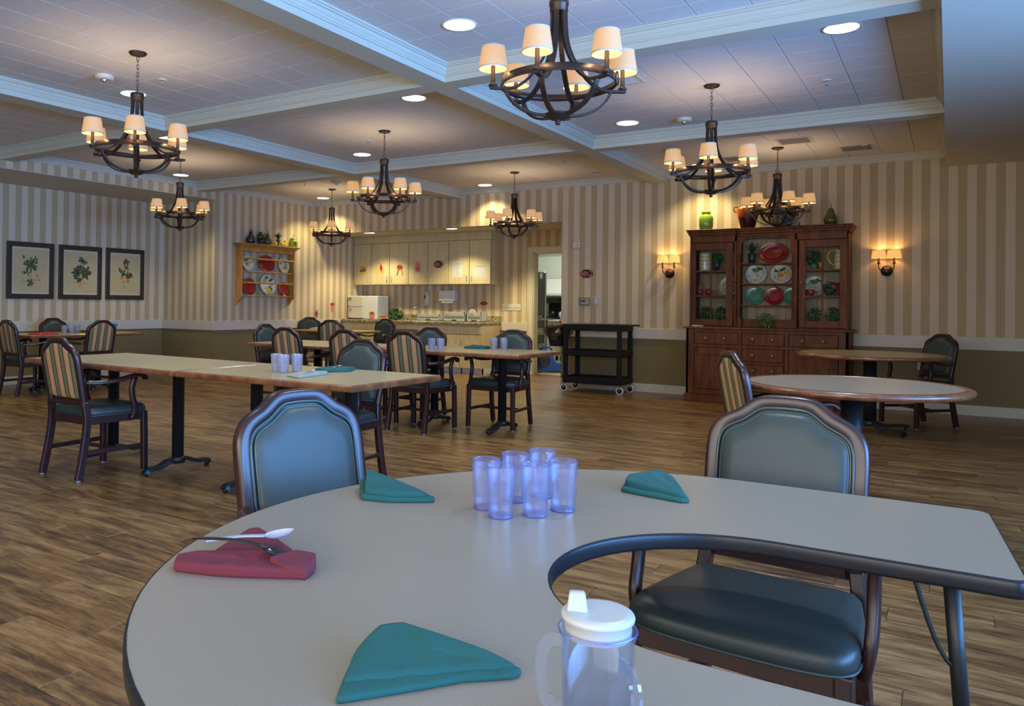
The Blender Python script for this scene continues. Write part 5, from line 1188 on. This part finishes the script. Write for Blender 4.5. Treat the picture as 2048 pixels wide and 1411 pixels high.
# ------------------------------------------------------------------ botanical prints
def framed(lb, yc, w, h_, zc, seed):
    t = thing('framed_print', lb, 'picture', (RX, yc, zc), 0, 'botanical prints in the recess'); t.rotation_euler = EAST
    f_ = .07
    MB().box(-w/2, w/2, h_/2-f_, h_/2, 0, .03).box(-w/2, w/2, -h_/2, -h_/2+f_, 0, .03).box(-w/2, -w/2+f_, -h_/2+f_, h_/2-f_, 0, .03).box(w/2-f_, w/2, -h_/2+f_, h_/2-f_, 0, .03).build('frame', 'frame_dark', t, bev=.004)
    MB().box(-w/2+f_, w/2-f_, -h_/2+f_, h_/2-f_, .004, .012).build('mat_board', 'mat_board', t)
    a, b = w/2-f_-.025, h_/2-f_-.028
    MB().box(-a, a, -b, b, .012, .0128).build('sheet', 'print_paper', t)
    rd = random.Random(seed); q = MB(); q2 = MB(); q3 = MB(); fz = lambda z: (lambda x, y: (x, y, z))
    def leafcl(x, y, L_, n, spr, w_=.3):
        for i in range(n):
            an = rd.uniform(0, 2*PI) if spr is None else spr+rd.uniform(-1.2, 1.2)
            q.ell(x+math.cos(an)*L_*.55, y+math.sin(an)*L_*.55, L_*.5, L_*w_*.5, an, fz(.0132+.00008*i), 0, 8)
    stem = arcpts([(-.02, -b*.75, .0131), (.01, -b*.2, .0131), (-.015, b*.25, .0131), (.03, b*.8, .0131)], 5)
    for i in range(len(stem)-1):
        p, p2 = stem[i], stem[i+1]; q2.add([(p.x-.002, p.y, .0131), (p.x+.002, p.y, .0131), (p2.x+.002, p2.y, .0131), (p2.x-.002, p2.y, .0131)], [(0, 1, 2, 3)])
    if seed == 1:
        for x, y, L_, n in [(.0, .12, .075, 13), (.01, .05, .085, 16), (-.05, -.03, .06, 9), (-.01, -.17, .06, 12), (.07, .17, .045, 9), (-.09, .19, .035, 8), (.05, .11, .05, 8), (-.06, .10, .05, 8)]: leafcl(x, y, L_, n, None, .28)
        for x, y, r_, c in [(.10, -.07, .022, 1), (.12, -.13, .017, 0), (-.12, -.03, .018, 1), (.06, -.14, .016, 1), (-.10, -.16, .012, 0)]: q3.ell(x, y, r_*.8, r_*1.3, .2, fz(.0138), 0, 12)
    elif seed == 2:
        for x, y, L_, n in [(.0, .20, .045, 12), (.06, .16, .05, 9), (0, .02, .10, 9), (-.07, .0, .08, 8), (.09, .02, .09, 8), (-.03, -.08, .07, 8), (.08, -.06, .06, 5)]: leafcl(x, y, L_, n, None, .5)
        for i in range(7): q3.ell(-.11+.035*i, -.165+rd.uniform(-.01, .02), .013, .012, 0, fz(.0138), 0, 10)
    else:
        for x, y, L_, n in [(.02, .19, .06, 12), (.03, .12, .05, 8), (.06, -.01, .065, 9), (-.05, .02, .06, 9), (.10, -.03, .05, 6), (-.08, .07, .045, 6)]: leafcl(x, y, L_, n, None, .42)
        for x, y, r_ in [(-.06, -.06, .026), (.05, -.11, .032), (-.03, -.12, .02), (.08, .03, .016), (-.02, .06, .016)]: q3.ell(x, y, r_, r_, .2, fz(.0138), 0, 14)
    for nm, mb, mt in (('printed_leaves', q, 'leaf_print'), ('printed_stem', q2, 'brown'), ('printed_fruit', q3, 'orange_fruit')):
        o = mb.build(nm, mt, t); o['kind'] = 'stuff'
framed('botanical print with slender dark leaves, leftmost of the three frames', 6.22, .69, .81, 1.62, 1)
framed('botanical print with broad green leaves, middle of the three frames', 6.99, .70, .81, 1.62, 2)
framed('botanical print with round oranges, rightmost of the three frames', 7.76, .69, .81, 1.625, 3)

# ------------------------------------------------------------------ room behind the door
t = thing('refrigerator', 'tall dark refrigerator side seen through the doorway', 'refrigerator', (-6.85, 13.9, 0)); og = (-6.85, 13.9, 0)
MB().box(-7.4, -6.70, 13.5, 14.12, .03, 1.86).build('body', 'fridge', t, og, .01); MB().box(-7.4, -6.69, 14.13, 14.20, .06, 1.86).build('door', 'steel', t, og, .008)
MB().box(-6.70, -6.697, 13.90, 14.02, 1.73, 1.83).build('label_sheet', 'paper', t, og); MB().box(-7.38, -6.72, 13.52, 14.18, 0, .03).build('kickplate', 'black_gloss', t, og)
t = thing('kitchen_counter', 'long pale kitchen counter along the far wall beyond the doorway', 'counter', (-6.8, 16.1, 0)); og = (-6.8, 16.1, 0)
MB().box(-8.8, -5.2, 15.75, 16.48, .86, .90).build('worktop', 'white_metal', t, og); MB().box(-8.8, -5.2, 15.8, 16.48, .10, .86).build('cabinet_front', 'ivory', t, og); MB().box(-8.8, -5.2, 15.86, 16.48, 0, .1).build('toe_kick', 'black_plastic', t, og)
t = thing('kitchen_wall_cabinet', 'pale wall cabinets above the far kitchen counter', 'cabinet', (-6.8, 16.3, 1.84)); og = (-6.8, 16.3, 1.84)
MB().box(-8.8, -5.2, 16.15, 16.48, 1.87, 2.30).build('body', 'kitchen_wall', t, og); MB().box(-8.8, -5.2, 16.13, 16.48, 1.82, 1.865).build('light_rail', 'white_metal', t, og)
t = thing('range_hood', 'white sloping hood under the far wall cabinets', 'hood', (-7.0, 16.2, 1.6)); og = (-7.0, 16.2, 1.6)
MB().prism([(16.48, 1.82), (16.15, 1.82), (15.85, 1.47), (15.85, 1.42), (16.48, 1.42)], -7.75, -6.4, 0, lambda y, z, x: (x, y, z)).build('body', 'white_metal', t, og)
t = thing('coffee_machine', 'black coffee machine with a paper sign on the kitchen counter', 'appliance', (-7.35, 16.0, .90)); og = (-7.35, 16.0, .90)
MB().box(-7.50, -7.18, 15.86, 16.2, .90, .95).box(-7.50, -7.18, 16.03, 16.2, .95, 1.25).box(-7.50, -7.18, 15.86, 16.2, 1.25, 1.38).build('body', 'black_plastic', t, og, .01); MB().lathe([(.06, .05), (.065, .12), (.04, .19)], (.0, -.06, 0), 14).build('carafe', 'black_gloss', t)
MB().box(-7.70, -7.52, 15.84, 15.845, .97, 1.37).build('paper_sign', 'paper', t, og)
t = thing('bag_heap', 'crumpled white plastic bags on the kitchen counter', 'bag', (-6.98, 15.98, .90)); rd = random.Random(4); mb = MB()
for i in range(9): mb.sphere((rd.uniform(-.17, .17), rd.uniform(-.06, .06), .06+rd.uniform(0, .05)), rd.uniform(.06, .09), 9, 6, 0, 1.2, 1, .9)
mb.build('body', 'paper', t)
t = thing('steel_table', 'stainless prep table with undershelf just inside the doorway', 'table', (-6.70, 13.2, 0)); og = (-6.70, 13.2, 0)
MB().box(-7.2, -6.24, 13.0, 13.55, .93, .955).build('tabletop', 'steel', t, og)
for x in (-7.15, -6.35):
    for y in (13.05, 13.5): MB().cyl((x-og[0], y-og[1], 0), (x-og[0], y-og[1], .93), .018, 10).build('leg', 'steel', t)
MB().box(-7.15, -6.35, 13.05, 13.5, .655, .675).build('undershelf', 'steel', t, og)
t = thing('red_box', 'small red box behind the steel table leg', 'box', (-6.30, 15.5, .0)); 
bpy.data.objects.remove(t)
t = thing('red_canister', 'small red carton on the stool beyond the steel table', 'box', (-6.96, 15.6, .76)); MB().box(-.06, .06, -.05, .05, 0, .12).build('carton', 'red', t, bev=.004); MB().box(-.062, .062, -.052, .052, .09, .12).build('lid', 'ceramic_red', t)
t = thing('wooden_stool', 'low pale stand carrying the red carton in the kitchen', 'stand', (-6.96, 15.6, 0)); MB().box(-.16, .16, -.15, .15, .73, .76).build('seat', 'ivory', t)
for x in (-.13, .13):
    for y in (-.12, .12): MB().box(x-.015, x+.015, y-.015, y+.015, 0, .73).build('leg', 'ivory', t)
t = thing('cream_box', 'pale green storage box on the undershelf of the steel table', 'box', (-6.50, 13.25, .675)); MB().box(-.14, .14, -.12, .12, 0, .10).build('body', 'ivory', t, bev=.006); MB().box(-.145, .145, -.125, .125, .085, .105).build('lid', 'ivory', t, bev=.004)
t = thing('paper_cups', 'small black and white objects on the steel table by the refrigerator', 'cups', (-6.45, 13.3, .955)); MB().lathe([(.03, 0), (.035, .05)], (.06, 0, 0), 12).build('cup', 'paper', t); MB().lathe([(.03, 0), (.035, .06)], (-.06, 0, 0), 12).build('cup', 'black_plastic', t); MB().lathe([(.03, 0), (.035, .05)], (0, .07, 0), 12).build('cup', 'ivory', t)
for z, lb in ((0, 'lower white wire basket under the steel table'), (.26, 'upper white wire basket stacked under the steel table')):
    t = thing('white_basket', lb, 'basket', (-6.52, 13.28, z), 0, 'stacked baskets')
    mb = MB()
    for i in range(9): mb.box(-.16+i*.04-.003, -.16+i*.04+.003, -.15, -.145, .02, .22)
    mb.build('bars', 'white_plastic', t); MB().box(-.17, .17, -.15, .15, 0, .02).box(-.17, .17, -.15, -.14, .20, .235).box(-.17, .17, .14, .15, .02, .235).box(-.17, -.16, -.15, .15, .02, .235).box(.16, .17, -.15, .15, .02, .235).build('shell', 'white_plastic', t)
# blue carpet blower
t = thing('floor_blower', 'bright blue snail-shaped floor blower on the floor of the doorway', 'fan', (-6.16, 13.0, 0), R(22))
snail = []
for i in range(25):
    a = R(-90)+R(300)*i/24; r_ = .20-.035*i/24; snail.append((math.cos(a)*-r_*-1, .215+math.sin(a)*r_))
P = [(.34, .015), (.34, .16), (.22, .17)]+[( .18*math.cos(R(5)+R(265)*i/20), .21+.185*math.sin(R(5)+R(265)*i/20)) for i in range(21)]+[(.0, .012)]
Rx = Matrix.Rotation(R(90), 4, 'X')
MB().prism(P, -.12, .12, 0, lambda x, z, y: (x, y, z)).build('housing', 'blue_plastic', t, bev=.025, seg=3)
MB().lathe([(.115, 0), (.115, .012), (.10, .012)], n=24).xf(Matrix.Translation((0, -.12, .21)) @ Rx).build('inlet_grille', 'black_gloss', t)
q = MB()
for r_ in (.03, .055, .08, .105): q.tube([(r_*math.cos(a), r_*math.sin(a), .014) for a in [2*PI*k_/20 for k_ in range(20)]], .002, 4, 0, True)
q.xf(Matrix.Translation((0, -.12, .21)) @ Rx).build('grille_rings', 'steel', t)
MB().tube(arcpts([(-.08, 0, .38), (-.02, 0, .44), (.10, 0, .44), (.15, 0, .36)], 3), .018, 8).build('handle', 'blue_plastic', t); MB().box(.335, .35, -.10, .10, .03, .15).build('outlet', 'black_gloss', t)
MB().tube(arcpts([(-.16, -.05, .2), (-.24, -.06, .16), (-.16, -.16, .004), (-.05, -.22, .004)], 4), .005, 6).build('power_cord', 'black_gloss', t)

# ------------------------------------------------------------------ napkins
def cloth(pts, hts, n=16, t0=.006, seed=0, wr=.002, z0=.76):
    # folded cloth: outline given as a polygon on the table, heights at its corners
    rd = random.Random(seed); P = [Vector((x, y)) for x, y in pts]; c = sum(P, Vector((0, 0)))/len(P); hc = sum(hts)/len(hts)
    per = []; m = len(P); sub = 8
    for i in range(m):
        a, b = P[i], P[(i+1) % m]
        for j in range(sub):
            u = j/sub; k_ = 1
            p = a.lerp(b, u); bul = .0012*math.sin(PI*u); d = (p-c).normalized()
            rr = .02 if u == 0 else 0
            per.append((p+d*bul-(p-c)*rr*.3, hts[i]*(1-u)+hts[(i+1) % m]*u))
    ph = [rd.uniform(0, 6) for _ in range(4)]
    def w(p, k_): return wr*(math.sin(p.x*70+ph[0])*math.sin(p.y*55+ph[1])+.7*math.sin((p.x+p.y)*110+ph[2]))*(1-k_*k_)
    rings = []
    for k_, f in [(.97, 0), (1.0, .25), (1.0, .7), (.985, .95), (.95, 1.0)]:
        rings.append([(c.x+(p.x-c.x)*k_, c.y+(p.y-c.y)*k_, z0+.0006+f*(t0+h*.999 if 0 else max(t0, h))) for p, h in per])
    for k_ in (.88, .78, .66, .52, .38, .24, .1):
        rings.append([(c.x+(p.x-c.x)*k_, c.y+(p.y-c.y)*k_, z0+max(t0, h*k_+hc*(1-k_))+w(c+(p-c)*k_, k_)+.0015) for p, h in per])
    mb = MB().loft(rings, 0, True, True, True, True); mb.sm[-1] = True
    return mb
def napkin(lb, mat, layers, group, seed=1, z0=.76):
    c = layers[0][0][0]; t = thing('napkin', lb, 'napkin', (c[0], c[1], z0), 0, group)
    for i, (pts, hts) in enumerate(layers):
        cloth(pts, hts, seed=seed+i, z0=z0).build('fold', mat, t, (c[0], c[1], z0))
    return t
GN = 'folded napkins on the horseshoe table'
napkin('large teal napkin folded in a triangle at the near edge of the horseshoe table', 'cloth_teal', [
    ([(-.560, .662), (-.598, .735), (-.612, .805), (-.585, .825), (-.470, .838), (-.424, .842), (-.425, .826), (-.470, .785)], [.008, .014, .020, .022, .014, .008, .006, .007]),
    ([(-.572, .690), (-.600, .745), (-.608, .802), (-.585, .822), (-.470, .836), (-.43, .839), (-.480, .79)], [.014, .022, .031, .033, .022, .012, .012])], GN, 3)
napkin('teal napkin lying left of the tumblers near the far edge', 'cloth_teal', [
    ([(-1.100, 1.382), (-1.165, 1.455), (-1.175, 1.475), (-1.060, 1.475), (-.965, 1.475), (-.955, 1.455), (-1.03, 1.40)], [.012, .020, .022, .016, .009, .008, .010]),
    ([(-1.098, 1.392), (-1.150, 1.462), (-1.160, 1.480), (-1.050, 1.472), (-.975, 1.466), (-1.03, 1.412)], [.024, .044, .046, .030, .016, .020])], GN, 8)
napkin('teal napkin lying right of the tumblers near the far edge', 'cloth_teal', [
    ([(-.650, 1.80), (-.660, 1.86), (-.600, 1.945), (-.56, 1.93), (-.50, 1.82), (-.487, 1.79), (-.50, 1.775)], [.010, .012, .016, .012, .008, .007, .007]),
    ([(-.648, 1.82), (-.655, 1.87), (-.605, 1.95), (-.565, 1.93), (-.51, 1.83), (-.495, 1.795)], [.026, .030, .034, .026, .016, .014])], GN, 12)
t = napkin('dark red napkin under the plastic cutlery at left of the horseshoe table', 'cloth_red', [
    ([(-1.055, .838), (-1.080, .866), (-1.060, .885), (-.975, .94), (-.885, .985), (-.862, .965), (-.855, .935), (-.90, .905), (-.98, .862)], [.016, .018, .022, .024, .020, .016, .012, .016, .018]),
    ([(-1.045, .90), (-1.085, 1.03), (-1.075, 1.045), (-1.04, 1.035), (-.92, .985), (-.90, .965)], [.014, .022, .022, .02, .018, .018]),
    ([(-.925, .925), (-.915, .975), (-.885, .992), (-.865, .968), (-.852, .932), (-.885, .918)], [.026, .026, .022, .020, .014, .020])], GN, 20)
def utensil(name, lb, mat, pts, w0, w1, bowl, z):
    t = thing(name, lb, 'cutlery', (pts[0][0], pts[0][1], z), 0, 'plastic cutlery on the red napkin')
    o = (pts[0][0], pts[0][1], z)
    P = arcpts([(p[0]-o[0], p[1]-o[1], p[2]) for p in pts], 4); n = len(P)
    MB().sweep(P, [(-.5, -.001), (.5, -.001), (.5, .0012), (-.5, .0012)], (0, 0, 1), 0, True, False, True, [1]*n)
    q = MB(); rings = []
    for i, p in enumerate(P):
        tt = (P[min(n-1, i+1)]-P[max(0, i-1)]); s = Vector((-tt.y, tt.x, 0)).normalized(); u = i/(n-1); w = w0+(w1-w0)*u
        rings.append([p-s*w+Vector((0, 0, -.001)), p+s*w+Vector((0, 0, -.001)), p+s*w+Vector((0, 0, .0015)), p-s*w+Vector((0, 0, .0015))])
    q.loft(rings, 0, False).build('handle', mat, t)
    e = P[-1]; d = (P[-1]-P[-3]).normalized(); s = Vector((-d.y, d.x, 0)).normalized(); q = MB(); L_, W_, dp = bowl; rings = []
    for k_, dz in [(1, 0), (.97, -.001), (.8, -dp*.6), (.5, -dp*.9), (.1, -dp)]:
        rings.append([e+d*(L_*.5-.004+L_*.5*k_*math.cos(2*PI*j/20))+s*(W_*.5*k_*math.sin(2*PI*j/20)*(1-.15*math.cos(2*PI*j/20)))+Vector((0, 0, dz+.001+.010*(.5+.5*math.cos(2*PI*j/20))*k_)) for j in range(20)])
    q.loft(rings, 0, True, True, False, True); q.build('bowl', mat, t)
utensil('plastic_spoon', 'white plastic spoon lying across the red napkin', 'lamp_spoon', [(-1.055, .905, .004), (-1.02, .945, .008), (-.985, .975, .008)], .004, .0045, (.052, .034, .006), .79)
utensil('plastic_fork', 'black plastic spoon lying in front of the white one', 'black_gloss', [(-1.075, .895, .003), (-1.01, .918, .006), (-.965, .934, .002), (-.948, .940, -.004)], .004, .0045, (.052, .032, .004), .795)

# ------------------------------------------------------------------ tumblers
def tumbler(h, rt, rb, mat, rim, name='tumbler'):
    t = thing(name, 'tumbler', 'cup')
    MB().lathe([(rb-.002, .004), (rt-.0015, h)], n=28, cap0=False, cap1=False).lathe([(rb, .001), (rb+.0015, h*.30), (rb+.0035, h*.31), (rt, h)], n=28, cap0=False, cap1=False).build('wall', mat, t)
    MB().lathe([(rt-.0018, h-.001), (rt-.0006, h+.0008), (rt+.0006, h-.0006)], n=28, cap0=False, cap1=False).build('rim', rim, t)
    MB().lathe([(rb-.004, .0006), (rb, .0006), (rb+.0004, .004), (rb-.003, .005)], n=28, cap0=False, cap1=False).build('base_ring', rim, t)
    MB().lathe([(rb-.002, .004), (.001, .004)], n=28, cap0=False, cap1=False).build('bottom', mat, t)
    return t
tb = tumbler(.106, .0315, .0255, 'clear_blue', 'clear_rim'); GT = 'blue-tinted tumblers on the horseshoe table'
for i, (x, y, lb) in enumerate([(-.781, 1.445, 'front left blue-tinted tumbler of the six'), (-.727, 1.497, 'front middle blue-tinted tumbler of the six'), (-.695, 1.567, 'front right blue-tinted tumbler of the six'),
                                (-.840, 1.488, 'far left blue-tinted tumbler of the six'), (-.818, 1.582, 'back middle tumbler of the six, half hidden'), (-.785, 1.652, 'back right tumbler of the six, mostly hidden')]):
    if i == 0: tb.location = (x, y, .76); tb['label'] = lb; tb['group'] = GT
    else: dup(tb, (x, y, .76), i*.7, lb, GT)
tf = tumbler(.112, .038, .030, 'cup_far', 'cup_far')
FAR = [(-3.60, 3.64, 'left one of three tumblers on the long table', 'tumblers on the long table'), (-3.50, 3.60, 'front one of three tumblers on the long table', 'tumblers on the long table'), (-3.49, 3.71, 'right one of three tumblers on the long table', 'tumblers on the long table'),
       (-4.16, 6.28, 'left tumbler of the pair in front of the green chair', 'tumblers before the kitchenette'), (-4.08, 6.31, 'right tumbler of the pair in front of the green chair', 'tumblers before the kitchenette'),
       (-3.80, 6.86, 'left tumbler of the pair beside the teal napkin', 'tumblers before the kitchenette'), (-3.71, 6.90, 'right tumbler of the pair beside the teal napkin', 'tumblers before the kitchenette'),
       (-9.62, 5.88, 'left tumbler on the recess table', 'tumblers on the recess table'), (-9.60, 5.97, 'middle tumbler on the recess table', 'tumblers on the recess table'), (-9.62, 6.06, 'right tumbler on the recess table', 'tumblers on the recess table')]
for i, (x, y, lb, gp) in enumerate(FAR):
    if i == 0: tf.location = (x, y, .76); tf['label'] = lb; tf['group'] = gp
    else: dup(tf, (x, y, .76), i*.4, lb, gp)
def flat_nap(lb, mat, pts, h, seed, gp):
    napkin(lb, mat, [(pts, [h*.5]*len(pts)), ([((p[0]-sum(q[0] for q in pts)/len(pts))*.93+sum(q[0] for q in pts)/len(pts), (p[1]-sum(q[1] for q in pts)/len(pts))*.93+sum(q[1] for q in pts)/len(pts)) for p in pts], [h*(1 if i % 2 else .7) for i in range(len(pts))])], gp, seed)
flat_nap('grey napkin with cutlery at the near edge of the long table', 'cloth_grey', [(-3.16, 3.38), (-3.205, 3.69), (-3.30, 3.74), (-3.33, 3.58), (-3.30, 3.42)], .022, 31, 'napkins on the long table')
flat_nap('teal napkin near the far edge of the long table', 'cloth_teal', [(-3.31, 3.78), (-3.22, 3.92), (-3.30, 4.07), (-3.42, 4.02), (-3.46, 3.84)], .026, 33, 'napkins on the long table')
flat_nap('teal napkin between the two pairs of tumblers', 'cloth_teal', [(-4.08, 6.74), (-3.86, 6.78), (-3.87, 6.92), (-4.09, 6.94)], .032, 35, 'napkins before the kitchenette')
flat_nap('cream napkin on the small corner table', 'cloth_cream', [(-8.90, 9.75), (-8.65, 9.78), (-8.66, 10.0), (-8.92, 9.98)], .035, 37, 'napkins on far tables')
flat_nap('bright red napkin on the recess table', 'red', [(-9.72, 5.45), (-9.56, 5.52), (-9.56, 5.78), (-9.74, 5.76)], .030, 39, 'napkins on the recess table')
flat_nap('dark green napkin at the far side of the recess table', 'leaf_dark', [(-10.1, 6.2), (-9.95, 6.25), (-9.97, 6.5), (-10.12, 6.45)], .026, 41, 'napkins on the recess table')
for (x, y, a, lb) in [(-3.24, 3.56, 1.9, 'shiny spoon on the grey napkin'), (-3.34, 3.93, 2.0, 'pale spoon on the teal napkin of the long table')]:
    t = thing('spoon', lb, 'cutlery', (x, y, .787), a, 'spoons on the long table'); MB().box(-.08, .03, -.004, .004, 0, .002).build('handle', 'steel', t); MB().sphere((.05, 0, .002), .016, 12, 6, 0, 1.6, 1, .25).build('bowl', 'steel', t)
t = thing('plastic_cup', 'green sippy cup with blue lid and straw at the right end of the recess table', 'cup', (-9.70, 6.66, .76)); MB().lathe([(.034, 0), (.040, .10)], n=18).build('body', 'ceramic_green', t); MB().lathe([(.043, .10), (.043, .122), (.03, .126)], n=18, cap0=False).build('lid', 'blue_plastic', t); MB().cyl((.01, 0, .12), (.012, 0, .16), .004, 6).build('straw', 'white_plastic', t)

# ------------------------------------------------------------------ sippy mug in the foreground
sx_, sy_ = -.302, .772
t = thing('sippy_mug', 'clear mug with white spouted lid at the near right of the horseshoe table', 'mug', (sx_, sy_, .76), R(29.5)); hh = .108; r_ = .0375
MB().lathe([(r_*.93, .001), (r_, hh-.006), (r_+.0028, hh-.004), (r_+.0028, hh)], n=40, cap1=False).lathe([(r_-.002, hh), (r_*.93-.002, .005)], n=40, cap0=False).build('cup_body', 'clear_mug', t)
MB().lathe([(r_+.0020, hh-.0008), (r_+.0034, hh), (r_+.0020, hh+.0012)], n=40, cap0=False, cap1=False).build('rim', 'clear_rim', t)
lid = MB().lathe([(r_-.0035, hh-.006), (r_-.003, hh+.009), (r_-.0005, hh+.0105), (r_+.0002, hh+.0135), (r_-.001, hh+.016), (r_-.0035, hh+.0175), (r_-.009, hh+.0178), (.001, hh+.0165)], n=40, cap0=False).build('lid', 'white_plastic', t)
sp = MB().loft([[(-.012, -.0065, hh+.015), (.010, -.0085, hh+.015), (.011, .006, hh+.015), (-.010, .008, hh+.015)], [(-.0095, -.0055, hh+.034), (.0075, -.007, hh+.034), (.008, .004, hh+.034), (-.008, .006, hh+.034)], [(-.008, -.004, hh+.036), (.006, -.005, hh+.036), (.0065, .003, hh+.036), (-.0065, .0045, hh+.036)]], 0, False)
sp.xf(Matrix.Translation((-.0205, .004, 0))); sp.build('spout', 'white_plastic', lid, bev=.0015, seg=2)
for ang in (R(-62), R(150)):
    q = MB(); pth = arcpts([(r_-.001, 0, hh*.80), (r_+.014, 0, hh*.78), (r_+.024, 0, hh*.66), (r_+.026, 0, hh*.40), (r_+.020, 0, hh*.18), (r_-.003, 0, hh*.10)], 4)
    q.sweep(pth, [(-.007, -.002), (.007, -.002), (.007, .002), (-.007, .002)], (0, 1, 0.001), 0, False, False, True)
    q.xf(Matrix.Rotation(ang, 4, 'Z')); q.build('handle', 'clear_mug', t)
